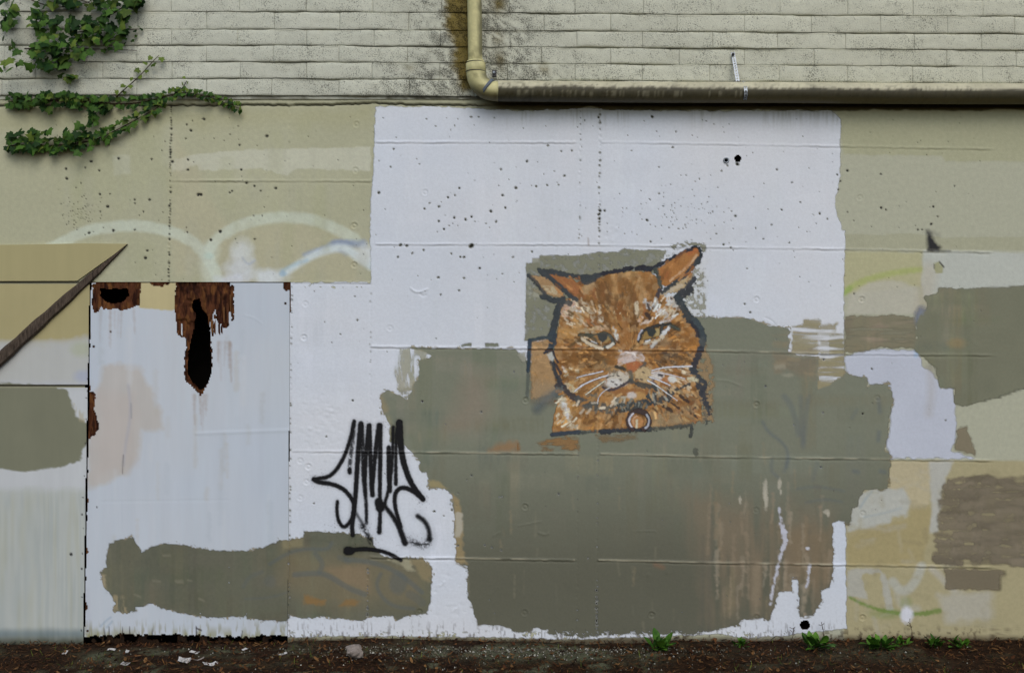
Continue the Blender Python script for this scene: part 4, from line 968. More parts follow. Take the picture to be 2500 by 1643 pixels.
fur(cat, 30, (930, 1070, 1120, 1180), [A(150, 104, 50), A(178, 150, 110), A(52, 56, 58), A(150, 150, 140)], (18, 44), (6, 13), (.6, .95), 42, .5)
fur(cat, 26, (730, 1150, 930, 1220), [A(110, 112, 104), A(56, 58, 58), A(150, 116, 70)], (16, 40), (6, 13), (.6, .95), 43, .5)
fur(cat, 22, (715, 800, 905, 895), [A(176, 148, 130), A(196, 186, 180), A(150, 120, 90), A(168, 128, 84)], (14, 34), (6, 13), (.5, .85), 44, .5)
a_keep = cat[..., 3].copy()
fur(cat, 26, (1030, 110, 1270, 300), [A(150, 98, 44), A(168, 116, 62), A(136, 84, 38)], (24, 60), (8, 18), (.4, .75), 45, .2)
fur(cat, 20, (260, 280, 460, 400), [A(140, 88, 42), A(170, 116, 62)], (24, 50), (7, 14), (.5, .8), 46, .2)
fur(cat, 30, (100, 740, 240, 1040), [A(178, 140, 92), A(140, 108, 70), A(160, 118, 66)], (18, 40), (4, 9), (.35, .7), 47, .9)
cat[..., 3] = a_keep
# drawn frame corners
dk([(240, 706), (170, 712), (105, 726)], 20, .93, A(66, 76, 80), 1)
dk([(96, 724), (92, 820), (86, 940)], (22, 24), .95, A(52, 66, 78), 1)
dk([(86, 950), (82, 1040), (78, 1120)], 20, .35, A(78, 90, 92), 1)
dk([(255, 1392), (340, 1382), (440, 1372)], (24, 26), .95, A(58, 66, 76), 1)
dk([(440, 1382), (600, 1368)], 16, .55, A(70, 76, 80), 2)
dk([(600, 1372), (780, 1362), (950, 1350)], 26, .9, A(54, 58, 64), 3)
dk([(950, 1352), (1100, 1340), (1240, 1328)], 24, .6, A(72, 76, 74), 4)
dk([(1238, 1330), (1240, 1370), (1232, 1405)], 20, .7, A(72, 76, 74), 2)
dk([(1265, 1500), (1270, 1530)], 30, .4, A(84, 88, 80), 3)
cat[..., 3] *= 1 - np.clip(Pc, 0, 1) * .9
seamc = np.exp(-((kc.Y - np.interp(kc.X, [1200, 1280, 1690, 1760], [849, 850.5, 855, 856]) - 3.5) / 1.4) ** 2)
kc.blend(cat, full, seamc * .55 * (cat[..., 3] > .5), A(96, 60, 36), 0)  # painted shade under the lip that crosses the cat
def mute(L):
    l_ = L[..., :3] @ np.array([.3, .6, .1])
    L[..., :3] = (l_[..., None] + (L[..., :3] - l_[..., None]) * .92) * np.array([.93, .96, .96])
mute(cat)
mural = sheet("cat_mural", kc, Hc, 0.0022, cat, M_MURAL, wall)
tag(mural, "painted ginger cat portrait with dark outlines, white whiskers and collar tag")

def sub(name, off, fn, label=None):
    L = kc.layer(); fn(L); mute(L)
    o = sheet(name, kc, Hc, off, L, M_MURAL, mural)
    if label: o["label"] = label
def eye_l(L):
    ps(L, [(445, 690), (500, 684), (560, 696), (620, 668), (665, 690), (695, 745)], (16, 22), A(74, 72, 58), .95, 3)
    pp(L, [(520, 712), (560, 690), (640, 680), (672, 712), (650, 750), (590, 755)], A(136, 100, 56), 1, 3, 1)
    pp(L, [(600, 715), (660, 690), (670, 720), (640, 745)], A(146, 122, 74), .9, 4)
    pp(L, [(572, 680), (650, 678), (640, 722), (608, 742), (584, 722)], A(56, 58, 56), 1, 3, 1)
    ps(L, [(500, 690), (545, 705), (565, 730)], 20, A(66, 66, 54), .85, 4)
    ps(L, [(655, 690), (690, 730), (660, 770), (620, 775)], 22, A(72, 74, 68), .9, 4)
    ps(L, [(465, 712), (510, 750), (570, 775), (610, 785)], (22, 24), A(192, 176, 150), .95, 3, 1.5)
    ps(L, [(500, 720), (545, 745), (580, 752)], 9, A(58, 52, 46), .9, 2)
    ps(L, [(535, 734), (568, 748)], 8, A(222, 220, 214), .95, 2)
    ps(L, [(600, 735), (602, 770)], 5, A(196, 180, 150), .8, 2)
    ps(L, [(648, 775), (685, 752)], 22, A(196, 190, 176), .9, 3)
    ps(L, [(470, 690), (420, 740), (380, 770)], 18, A(104, 84, 56), .5, 6)
def eye_r(L):
    ps(L, [(868, 732), (880, 690), (905, 655), (960, 630), (1020, 618), (1085, 612)], (20, 22), A(52, 50, 46), .97, 2.5, 1.5)
    pp(L, [(888, 722), (905, 670), (960, 642), (1015, 640), (1015, 690), (960, 715)], A(136, 108, 56), 1, 2.5, 1)
    pp(L, [(985, 645), (1015, 640), (1012, 695), (980, 700)], A(160, 140, 92), .9, 3)
    pp(L, [(922, 650), (980, 636), (990, 668), (966, 708), (936, 696)], A(48, 52, 50), 1, 2.5, 1)
    ps(L, [(1032, 630), (1025, 665), (1032, 690)], 22, A(64, 64, 60), .95, 3)
    ps(L, [(1078, 640), (1050, 670), (1028, 702)], 26, A(206, 204, 204), .95, 3, 2)
    ps(L, [(900, 735), (960, 712), (985, 708)], 9, A(62, 50, 46), .9, 2)
    ps(L, [(905, 752), (930, 742), (990, 735), (1040, 700)], (14, 26), A(188, 170, 142), .9, 4, 2)
    ps(L, [(920, 735), (945, 725)], 12, A(215, 212, 210), .9, 2)
    ps(L, [(862, 720), (872, 680), (890, 655)], 12, A(176, 176, 186), .9, 3)
    ps(L, [(960, 770), (985, 745)], 26, A(190, 186, 180), .8, 5)
    ps(L, [(1100, 625), (1150, 650)], 26, A(70, 76, 66), .8, 6)
sub("eye", 0.0028, eye_l); sub("eye", 0.0028, eye_r)
LV = A(196, 194, 204)
for p, w, c in (([(425, 992), (470, 978), (540, 962), (612, 946)], (6, 11), LV), ([(415, 1085), (470, 1040), (560, 1000), (645, 975)], (12, 11), LV), ([(492, 1112), (545, 1070), (622, 1016)], (6, 11), A(205, 196, 180)), ([(575, 1172), (582, 1125), (620, 1085), (665, 1058)], (7, 9), A(190, 186, 186)),
                ([(960, 940), (1040, 918), (1140, 912), (1242, 910)], (10, 13), LV), ([(960, 955), (1030, 958), (1100, 972), (1192, 996)], (12, 7), A(206, 188, 186)), ([(945, 985), (1000, 1005), (1060, 1030), (1090, 1045)], (12, 6), LV),
                ([(930, 1010), (1000, 1050), (1080, 1110), (1138, 1152)], (12, 5), A(200, 198, 202))):
    sub("whisker", 0.0028, lambda L, p=p, w=w, c=c: ps(L, p, w, c, .95, 2, .6, 4))
def pend(L):
    x0, y0 = 866, 1295
    ring = lambda r, a0, a1, n=14: [(x0 + r * math.cos(math.radians(a0 + (a1 - a0) * i / n)), y0 + r * .92 * math.sin(math.radians(a0 + (a1 - a0) * i / n))) for i in range(n + 1)]
    ps(L, ring(76, 125, 420), 34, A(64, 50, 48), .95, 3, 1.5)
    ps(L, ring(66, 140, 235), 14, A(196, 190, 196), .9, 2.5)
    ps(L, ring(74, -40, 50), 13, A(168, 170, 178), .9, 2.5)
    pb(L, x0 - 8, y0 + 8, 44, 44, A(166, 116, 66), 1, .25, .1, var=.2, vs=5)
    ps(L, [(x0 - 12, y0 - 5), (x0 - 14, y0 + 44)], 14, A(205, 196, 170), .85, 3)
    ps(L, ring(40, 150, 250), 9, A(190, 150, 120), .8, 3)
sub("collar_tag", 0.0030, pend)

# ---------------------------------------------------------------- black spray tag
tc = Canvas(np.arange(745, 1070, 1.5), np.arange(1015, 1380, 1.5))
gT = interpH(tc)
Ht = gT(H)
tg = tc.layer()
def ts(pts, w, a=.97, soft=14, tex=None):
    P = [(700 + x / 3.91, 1000 + y / 3.91) for x, y in pts]
    ww = [q / 3.91 for q in w] if hasattr(w, '__len__') else w / 3.91
    tc.stroke(tg, P, ww, A(9, 9, 12), a * .16, soft * 1.3, 0, var=0)
    tc.stroke(tg, P, ww, A(9, 9, 12), a, soft / 3.91, .7, 3, var=.1, tex=tex)
ts([(645, 110), (628, 200), (590, 340), (540, 470), (470, 580), (400, 640), (310, 655), (262, 662)], (34, 38))
ts([(262, 665), (300, 690), (420, 705), (520, 740), (590, 800), (640, 880), (645, 960), (618, 1050), (570, 1112), (530, 1118), (490, 1050), (478, 950), (485, 875)], (44, 30))
ts([(640, 140), (632, 300), (608, 450), (600, 595)], (38, 34), .72, 18, dry(.2, .5, 4, 2))
ts([(600, 570), (602, 598)], 36)
ts([(708, 135), (692, 300), (676, 500), (662, 750), (645, 950), (622, 1100), (630, 1195)], (50, 40))
ts([(714, 135), (728, 330), (728, 520), (735, 700), (760, 880), (762, 1080)], (40, 30), .9, 16, lambda X, Y: .6 + .7 * dry(.2, .5, 4, 2)(X, Y))
ts([(785, 150), (765, 340), (748, 560), (752, 820)], (44, 30))
ts([(640, 950), (690, 1030), (740, 1110)], (20, 30), .6, 22)
ts([(720, 1110), (770, 1180), (805, 1265)], (44, 40), .75, 26, dry(.25, .5, 4, 3))
ts([(790, 150), (798, 400), (808, 650), (820, 812)], (38, 46))
ts([(885, 150), (852, 350), (835, 550), (822, 720)], (52, 28), .95)
ts([(893, 150), (893, 500), (890, 700), (890, 880)], (46, 34))
ts([(880, 880), (892, 935)], 80, 1, 18)
ts([(890, 930), (892, 1040), (884, 1165)], (28, 46), .93)
ts([(975, 360), (975, 600), (985, 770)], (42, 44), 1)
ts([(1016, 165), (1012, 400), (1000, 600), (965, 800), (930, 915)], (30, 30), .93)
ts([(1048, 180), (1042, 450), (1042, 705)], (22, 36), .95)
ts([(1075, 130), (1090, 380), (1130, 560), (1200, 730), (1300, 850)], (62, 46), 1)
ts([(1075, 120), (1080, 220)], 56, 1)
ts([(1300, 850), (1210, 770), (1110, 735), (1050, 765), (1025, 840), (1045, 980), (1090, 1110)], (46, 34))
ts([(930, 910), (1020, 1020), (1080, 1130), (1130, 1270)], (34, 56), .95, 20)
ts([(1250, 1012), (1320, 1060), (1362, 1150), (1362, 1240)], (40, 40), .88, 24)
ts([(1362, 1230), (1335, 1295), (1270, 1290), (1180, 1245)], (50, 40), .75, 34, dry(.3, .55, 4, 4))
ts([(590, 1345), (700, 1325), (830, 1332), (960, 1360), (1090, 1432)], (44, 34), .97)
ts([(580, 1345), (605, 1345)], 78, 1, 18)
for _ in range(260):
    x, y = random.choice([(300, 660), (640, 1150), (800, 1230), (1150, 1250), (1320, 1280), (1300, 860), (600, 1340), (490, 1110), (900, 140)])
    x += random.gauss(0, 60); y += random.gauss(0, 45)
    tc.blob(tg, 700 + x / 3.91, 1000 + y / 3.91, 1.0, 1.0, A(9, 9, 12), random.uniform(.15, .5), .6, 0, var=0)
# the tag runs over both the concrete and the grey patch
tag(sheet("graffiti_tag", tc, Ht, 0.0026, tg, M_SPRAY, wall, thr=.02), "black spray-can tag of spiky tall letters with an underline")

# sleeve ring and the linings of the holes through the wall
def ring_mesh(name, x, y, r0, r1, d0, d1, mat, n=20, parent=wall):
    V, F = [], []
    for k in range(n):
        t = 2 * math.pi * k / n
        for r, d in ((r0, d0), (r1, d0), (r1, d1), (r0, d1)):
            V.append((wx(x) + r * S * math.cos(t), -d, wz(y) + r * S * math.sin(t)))
    for k in range(n):
        a, b = 4 * k, 4 * ((k + 1) % n)
        for q in range(4):
            F.append((a + q, a + (q + 1) % 4, b + (q + 1) % 4, b + q))
    return link(name, mesh_py(name, V, F, True), parent, mat)
o = ring_mesh("pipe_sleeve", 1773, 392, 4.4, 7.4, 0.006, -0.05, M_METAL); tag(o, "small round metal sleeve set in the white paint")
for x, y, r in HOLES:
    V, F = tube_geo([(wx(x), 0.0, wz(y)), (wx(x), 0.15, wz(y))], (r + 2.5) * S, 20, False)
    F.append(tuple(range(20, 40)))
    link("hole_lining", mesh_py("hole_lining", V, F), wall, M_DARK)
V, F = box_geo(wx(-900), wx(3400), 0.16, 0.30, -0.3, wz(231))
# the core of the wall, with the boarded opening left free
for nm, a, b, c, d in (("wall_core", -900, 186, 231, 1700), ("wall_core", 720, 3400, 231, 1700), ("wall_core", 186, 720, 231, 681)):
    V, F = box_geo(wx(a), wx(b), 0.17, 0.40, wz(d), wz(c))
    link(nm, mesh_py(nm, V, F), wall, M_DARK)
V, F = box_geo(wx(188), wx(718), 0.012, 0.41, wz(1640), wz(683))
F = [f for i, f in enumerate(F) if i != 2]
link("opening_recess", mesh_py("opening_recess", V, F), wall, M_DARK)
#PART4
# ---------------------------------------------------------------- boarded-up opening: the rotting white plywood
def mask_poly(c, pts, jit=0, js=6, seed=1, jsy=None):
    L = c.layer(); c.poly(L, pts, (1, 1, 1), 1, .6, jit, js, var=0, seed=seed, jsy=jsy); return L[..., 3] > .5
sl = cv.win(196, 716, 684, 1605)
pc = Canvas(xs[sl[1]], ys[sl[0]])
PX, PY = pc.X, pc.Y
pl = np.interp(PY, [690, 720, 1560, 1606], [223, 222, 207, 206]) + 2.5 * (fbm(PX * 0 + 3, PY, 14, 3, 2) - .5)
pr = np.interp(PY, [690, 1560], [710, 704])
Hp = 0.0075 + 0.0016 * (fbm(PX, PY, 170, 3, 5) - .5) + 0.0007 * (fbm(PX, PY, 22, 2, 5, 120) - .5)
for p, w, h in (([(480, 1058), (560, 1055), (705, 1050)], 5, .0035), ([(250, 1224), (420, 1222), (560, 1220)], 3, -.0012), ([(296, 1150), (297, 1300)], 3, -.0015), ([(320, 745), (322, 785)], 1.6, -.004), ([(598, 770), (620, 775), (640, 790)], 2, .002), ([(302, 1130), (301, 1160)], 2, -.003)):
    L = pc.layer(); pc.stroke(L, p, .5, (1, 1, 1), 1, w * 2.4, var=0); Hp += h * L[..., 3]
ply = pc.layer(A(168, 175, 183))
ply[..., :3] *= 1 + (fbm(PX, PY, 220, 3, 6)[..., None] - .5) * np.array([.10, .04, -.04])
pc.blend(ply, full, vstreak(.35, .75, 10, 300)(PX, PY) * .16, A(166, 178, 186), 0)
pc.poly(ply, [(250, 892), (290, 888), (345, 895), (352, 915), (368, 945), (380, 985), (395, 1005), (395, 1045), (350, 1052), (345, 1085), (330, 1125), (315, 1155), (250, 1185), (215, 1190), (212, 1000), (240, 950)], A(164, 160, 154), .85, 16, 6, 24)
pc.poly(ply, [(240, 960), (330, 960), (330, 1130), (230, 1170)], A(164, 156, 150), .5, 30, 8, 30)
pc.stroke(ply, [(314, 940), (320, 985), (318, 1030), (308, 1080), (302, 1135)], 7, A(150, 150, 156), .6, 6)
pc.stroke(ply, [(321, 985), (322, 1020)], 3, A(110, 112, 120), .5, 3)
pc.stroke(ply, [(302, 1110), (300, 1155)], 2.5, A(90, 84, 84), .8, 2)
pc.poly(ply, [(342, 690), (431, 690), (430, 758), (400, 757), (340, 752)], A(166, 156, 118), 1, 3, 1.5, 8, var=.08)
pc.stroke(ply, [(214, 1440), (220, 1560)], 14, A(160, 165, 175), .4, 10)
for x, y, r in ((271, 810, 2.6), (209, 1330, 2), (238, 1237, 2)):
    pc.blob(ply, x, y, r, r, A(26, 24, 26), .95, .4, 0, var=0)
pc.blend(ply, full, sstep(.58, .7, fbm(PX, PY, 5, 3, 3, 40)) * sstep(1500, 1550, PY) * .75, A(120, 116, 84), 0)
pc.blend(ply, full, sstep(1520, 1556, PY + 10 * (fbm(PX, PY, 18, 3, 2) - .5)) * sstep(.4, .6, fbm(PX, PY, 12, 3, 2, 30)) * .8, A(120, 118, 74), 0)
pc.stroke(ply, [(246, 1528), (262, 1512), (272, 1505)], 3, A(110, 135, 155), .6, 4)
pc.stroke(ply, [(262, 1530), (275, 1515)], 3, A(110, 135, 155), .6, 4)
for x in (258, 268, 301, 318, 372, 480, 590):
    pc.stroke(ply, [(x, 1555), (x + random.uniform(-3, 3), 1555 - random.uniform(12, 28))], (4, 1.5), A(40, 36, 28), .85, 2)
pc.stroke(ply, [(480, 1550), (480, 1528)], 3, A(40, 34, 34), .9, 2); pc.stroke(ply, [(480, 1532), (492, 1537)], 4, A(50, 40, 44), .9, 2)
for _ in range(46):
    x, y = random.uniform(225, 700), random.uniform(720, 1500)
    pc.stroke(ply, [(x, y), (x + random.uniform(-2, 2), y + random.uniform(20, 130))], random.uniform(3, 16), random.choice([A(156, 160, 160), A(176, 180, 184), A(160, 156, 146), A(150, 160, 168)]), random.uniform(.12, .35), 8, 2, 8)
for x0_, w0_, y0_ in ((285, 90, 758), (490, 40, 965), (545, 40, 836)):
    for _ in range(7):
        x = x0_ + random.uniform(-w0_ / 2, w0_ / 2)
        pc.stroke(ply, [(x, y0_), (x + random.uniform(-3, 3), y0_ + random.uniform(25, 110))], (random.uniform(3, 8), 1.5), A(128, 104, 82), random.uniform(.15, .4), 6, 1, 6)
# rot
rot1 = mask_poly(pc, [(228, 697), (246, 690), (343, 688), (341, 745), (325, 750), (310, 753), (297, 757), (285, 752), (268, 755), (255, 752), (247, 744), (240, 760), (233, 762), (228, 745)], 2.4, 7)
rot2 = mask_poly(pc, [(432, 686), (561, 686), (561, 700), (556, 720), (540, 740), (522, 760), (513, 770), (512, 800), (515, 840), (519, 890), (516, 905), (510, 930), (500, 950), (489, 963), (483, 955), (470, 940), (457, 930), (453, 910), (453, 880), (456, 860), (457, 826), (446, 822), (438, 816), (434, 790), (428, 760)], 2.2, 6)
rot3 = mask_poly(pc, [(505, 735), (562, 700), (570, 700), (570, 780), (556, 798), (545, 800), (538, 834), (524, 830), (516, 790)], 2.5, 5) & (fbm(PX, PY, 9, 3, 4, 34) > .47)
rot4 = mask_poly(pc, [(214, 955), (232, 962), (230, 1000), (237, 1025), (240, 1042), (232, 1060), (214, 1072)], 2.5, 8)
rot5 = mask_poly(pc, [(366, 686), (414, 686), (412, 696), (402, 693), (396, 700), (388, 696), (380, 698), (372, 692)], 2, 5)
rot6 = mask_poly(pc, [(695, 690), (708, 690), (706, 702), (698, 706), (694, 700)], 2, 4) | ((fbm(PX, PY, 5, 2, 3, 14) > .70) & (PX > 696) & (PX < 710) & (PY > 705) & (PY < 778))
edge = (PX < pl + 10) & (PY > 790) & (fbm(PX, PY, 10, 3, 6, 22) > .62 + .02 * (PX - pl))
bot = PY > 1552 + 14 * (fbm(PX, PY * 0 + 3, 9, 3, 3) - .5) + 8 * (fbm(PX, PY * 0 + 9, 60, 2, 3) - .5)
rotted = rot1 | rot2 | rot3 | rot4 | rot5 | rot6 | edge | bot
# stained rim round the rot
rim = np.zeros(PX.shape)
for dj in (-1, 0, 1):
    for di in (-1, 0, 1):
        rim = np.maximum(rim, np.roll(np.roll(rotted, dj, 0), di, 1) * (1.0 if dj == 0 or di == 0 else .6))
pc.blend(ply, full, rim * (~rotted) * .30 * sstep(.35, .6, fbm(PX, PY, 7, 2, 2)), A(74, 52, 36), 0)
panel = empty("plywood_board", (wx(460), 0, 0))
tag(panel, "white-painted plywood sheet over the opening, rotted through at its top", "plywood board")
keep_p = (PX > pl) & (PX < pr) & (PY > 689) & ~rotted
o = sheet("panel_face", pc, Hp, 0.0, ply, M_PLY, panel, keep_p)
# crumbling inner plies
rc = pc.layer(A(62, 36, 22))
rc[..., :3] *= (.55 + 1.1 * fbm(PX, PY, 8, 4, 3, 26))[..., None]
pc.blend(rc, full, sstep(.52, .66, fbm(PX, PY, 10, 4, 6, 22)) * .6, A(98, 64, 34), 0)
pc.blend(rc, full, sstep(.55, .66, fbm(PX, PY, 6, 3, 2, 30)) * .8, A(30, 14, 12), 0)
pc.blend(rc, full, sstep(1540, 1552, PY) * .9, A(26, 20, 14), .3)
through = mask_poly(pc, [(470, 735), (485, 730), (490, 755), (502, 765), (510, 800), (513, 850), (515, 900), (508, 928), (499, 944), (488, 950), (472, 932), (460, 915), (458, 880), (463, 850), (470, 815), (475, 790), (478, 765), (468, 750)], 2, 6) | mask_poly(pc, [(246, 706), (310, 706), (312, 722), (300, 734), (280, 740), (258, 735), (246, 722)], 2, 6) | (bot & (fbm(PX, PY, 14, 3, 4) > .52) & (PY < 1572))
zone = np.zeros(PX.shape, bool)
for a, b, c, d in ((222, 350, 686, 766), (424, 576, 686, 972), (204, 246, 945, 1080), (360, 420, 686, 704), (690, 712, 686, 782), (206, 712, 1530, 1606), (204, 236, 780, 1600)):
    zone |= (PX > a) & (PX < b) & (PY > c) & (PY < d)
Hr = -0.006 + 0.007 * (fbm(PX, PY, 9, 4, 3, 30) - .5) - 0.012 * rot2 * sstep(.5, .62, fbm(PX, PY, 30, 3, 2))
sheet("rotten_core", pc, Hr, 0.0, rc, M_ROT, panel, zone & ~through & (PX > pl - 2))
gpl = gb[sl].copy()
gpl[..., 3] *= keep_p
tag(sheet("grey_paint", pc, Hp, 0.0007, gpl, M_PAINT, panel, keep_p), "grey-green patch across the bottom of the white plywood")
# loose splinters still hanging in the hole
for k, (x, y, l) in enumerate([(524, 770, 46), (535, 760, 58), (547, 750, 40), (556, 740, 52), (518, 780, 34), (541, 775, 40), (563, 720, 44), (444, 790, 30)]):
    w_ = random.uniform(1.6, 3.4)
    V = [(wx(x - w_), -.004, wz(y)), (wx(x + w_), -.006, wz(y)), (wx(x + w_ * .4 + 2), -.011, wz(y + l)), (wx(x - w_ * .3), -.009, wz(y + l * .9)),
         (wx(x - w_), .002, wz(y)), (wx(x + w_), .001, wz(y)), (wx(x + w_ * .4 + 2), -.007, wz(y + l)), (wx(x - w_ * .3), -.005, wz(y + l * .9))]
    F = [(0, 3, 2, 1), (4, 5, 6, 7), (0, 1, 5, 4), (1, 2, 6, 5), (2, 3, 7, 6), (3, 0, 4, 7)]
    colr = np.tile(np.append(random.choice([A(72, 44, 28), A(50, 28, 20), A(168, 170, 172), A(90, 62, 38)]), 1), (8, 1))
    link("splinter", mesh_py("splinter", V, F, False, colr), panel, M_ROT)

# ---------------------------------------------------------------- boards at the left edge
bc = Canvas(np.concatenate([np.arange(-160, 100, 8.0), np.arange(100, 232, G)]), np.arange(596, 1582, G))
BX, BY = bc.X, bc.Y
br = np.interp(BY, [596, 690, 720, 1560, 1606], [224, 221.5, 220.5, 205.5, 204.5])
bd = bc.layer(A(160, 163, 165))
bc.poly(bd, [(-300, 680), (240, 680), (240, 818), (200, 826), (160, 838), (-300, 836)], A(148, 140, 103), 1, 22, 6, 20)
bc.poly(bd, [(-300, 842), (240, 830), (230, 930), (-300, 935)], A(160, 162, 158), .8, 14, 5, 20)
bc.blob(bd, 205, 918, 22, 14, A(140, 148, 170), .6, .9)
bc.blob(bd, 200, 852, 26, 18, A(150, 156, 130), .6, .9)
bc.poly(bd, [(-300, 944), (232, 944), (232, 1210), (-300, 1200)], A(172, 176, 178), .7, 20, 6, 30)
bc.poly(bd, [(-300, 1190), (232, 1195), (232, 1600), (-300, 1600)], A(156, 161, 156), .85, 20, 6, 30)
bc.blend(bd, full, vstreak(.38, .7, 5, 160)(BX, BY) * sstep(1180, 1230, BY) * .3, A(130, 140, 140), 0)
bc.blend(bd, full, vstreak(.45, .7, 9, 220)(BX + 300, BY) * sstep(1180, 1230, BY) * .28, A(148, 148, 124), 0)
bc.blend(bd, full, sstep(1525, 1572, BY + 12 * (fbm(BX, BY, 12, 3, 2, 40) - .5)) * .92, A(52, 56, 40), .2)
bc.blend(bd, full, sstep(1525, 1545, BY) * (1 - sstep(1545, 1560, BY)) * .5, A(84, 104, 112), 0)
bc.poly(bd, [(-40, 930), (140, 945), (165, 950), (178, 985), (185, 1000), (182, 1010), (205, 1028), (217, 1040), (216, 1070), (213, 1080), (200, 1105), (198, 1125), (190, 1127), (165, 1135), (150, 1140), (60, 1150), (-40, 1140)], A(104, 105, 86), .97, 4, 3, 10)
bc.poly(bd, [(182, 985), (206, 1010), (210, 1030), (184, 1022)], A(150, 142, 118), .6, 6, 3, 6, tex=vstreak(.35, .6, 3, 30))
for x, y, r in ((175, 1352, 4.0), (202, 1255, 2.4), (203, 1350, 1.8), (201, 1387, 2.2), (202, 1456, 2.0), (200, 1537, 1.8), (216, 925, 1.8), (215, 955, 2), (212, 971, 2), (212, 1023, 1.8), (210, 1082, 1.8), (208, 1161, 1.8), (204, 1213, 1.8), (218, 868, 1.8), (204, 1288, 1.2)):
    bc.blob(bd, x, y, r, r, A(28, 26, 26), .95, .4, .1, var=0)
Hb = 0.0070 + 0.0015 * (fbm(BX, BY, 120, 2, 3) - .5)
for nm, lab, y0, y1, dz in (("plywood_strip", "cream and white board strip left of the rotted plywood, above the seam", 691, 940, 0.0), ("plywood_strip", "tall weathered board strip at the left edge, streaked green and blue", 944, 1572, 0.002)):
    kk = (BX < br) & (BY > y0) & (BY < y1)
    o = sheet(nm, bc, Hb + dz, 0.0, bd, M_PLY, None, kk)
    tag(o, lab, "plywood board", "board strips at the left edge")
# cream sheet with a slanted edge, and the split plank leaning along it
def prism(name, pts, y0, y1, mat, parent=None, col=None):
    n = len(pts)
    V = [(wx(x), -y1, wz(y)) for x, y in pts] + [(wx(x), -y0, wz(y)) for x, y in pts]
    F = [tuple(range(n - 1, -1, -1)) if False else tuple(range(n))] + [tuple(range(2 * n - 1, n - 1, -1))] + [(i, i + n, (i + 1) % n + n, (i + 1) % n) for i in range(n)]
    c = None if col is None else np.tile(np.append(col, 1), (2 * n, 1))
    return link(name, mesh_py(name, V, F, False, c), parent, mat)
o = prism("cream_board", [(-160, 600), (60, 598), (200, 595), (312, 596), (308, 602), (190, 686), (-160, 687)], 0.001, 0.013, M_PLY, None, A(146, 139, 102))
tag(o, "pale yellow board corner behind the leaning split plank", "board")
P0, P1 = (-640, 1500), (312, 597)
V, F, nseg = [], [], 40
for i in range(nseg + 1):
    t = i / nseg
    x = P0[0] + (P1[0] - P0[0]) * t; y = P0[1] + (P1[1] - P0[1]) * t - 14 * math.sin(t * 3.14)
    w_ = (15 * (1 - t ** 9) + .5) * (1 + .08 * math.sin(i * 2.1))
    nx, ny = .69, .72
    d = .013 + .07 * (1 - t)
    V += [(wx(x - nx * w_), -d + .012, wz(y - ny * w_)), (wx(x - nx * w_ * .5), -d - .016 * (1 - t ** 4 * .9), wz(y - ny * w_ * .5)), (wx(x + nx * w_ * .75), -d - .012 * (1 - t ** 4 * .9), wz(y + ny * w_ * .75)), (wx(x + nx * w_), -d + .012, wz(y + ny * w_))]
for i in range(nseg):
    for q in range(4):
        a, b = 4 * i, 4 * i + 4
        F.append((a + q, a + (q + 1) % 4, b + (q + 1) % 4, b + q))
F += [(0, 3, 2, 1), tuple(4 * nseg + q for q in range(4))]
me = mesh_py("split_plank", V, F, False)
o = link("split_plank", me, None, M_WOOD)
tag(o, "dark splintered plank leaning at a slant with a pointed tip", "plank")

# ---------------------------------------------------------------- block wall above
blockwall = empty("block_wall", (0, 0, wz(235)))
tag(blockwall, "upper wall of long cream-painted slump blocks with mossy stains", "wall")
CR = [-130, -90, -49, -8, 33.5, 76, 115.5, 155.5, 196, 236.5]
def tilt(x): return max(0.0, x - 700) * 0.0066 if x < 2600 else 12.5
BLK = A(169, 171, 157)
def stain_block(px, py):
    """moss and soot round the downpipe, soot near the lower edge; arrays"""
    n = fbm(px, py, 26, 3, 2); n2 = fbm(px, py, 9, 3, 5)
    xl = np.interp(py, [-130, 0, 60, 130, 200, 240], [1082, 1084, 1090, 1106, 1120, 1142])
    moss = sstep(xl - 8, xl + 8, px + 22 * (n - .5) + 16 * (n2 - .5)) * (1 - sstep(1150, 1156, px)) * (1 - sstep(215, 240, py))
    m2 = np.exp(-((px - 1218) / 16) ** 2 - ((py - 14) / 22) ** 2) + .8 * np.exp(-((px - 1222) / 12) ** 2 - ((py - 150) / 20) ** 2) + .5 * np.exp(-((px - 1215) / 14) ** 2 - ((py - 95) / 16) ** 2) + .5 * np.exp(-((px - 1330) / 18) ** 2 - ((py - 172) / 12) ** 2) + .4 * np.exp(-((px - 1000) / 14) ** 2 - ((py - 168) / 12) ** 2)
    moss = np.clip(moss + m2 * sstep(.35, .6, n2 + .1), 0, 1)
    soot = np.exp(-((px - 1165) / 120) ** 2) * .75 + .22 * np.exp(-((px - 1165) / 300) ** 2) * sstep(60, 240, py) + .15 * sstep(130, 230, py) * sstep(1100, 1300, px) + .09 * sstep(.5, .72, fbm(px, py, 70, 3, 7))
    soot = np.clip(soot * sstep(.3, .62, n2) * 1.9, 0, .85)
    return moss, soot
rgb_ = random.Random(3)
nb = 0
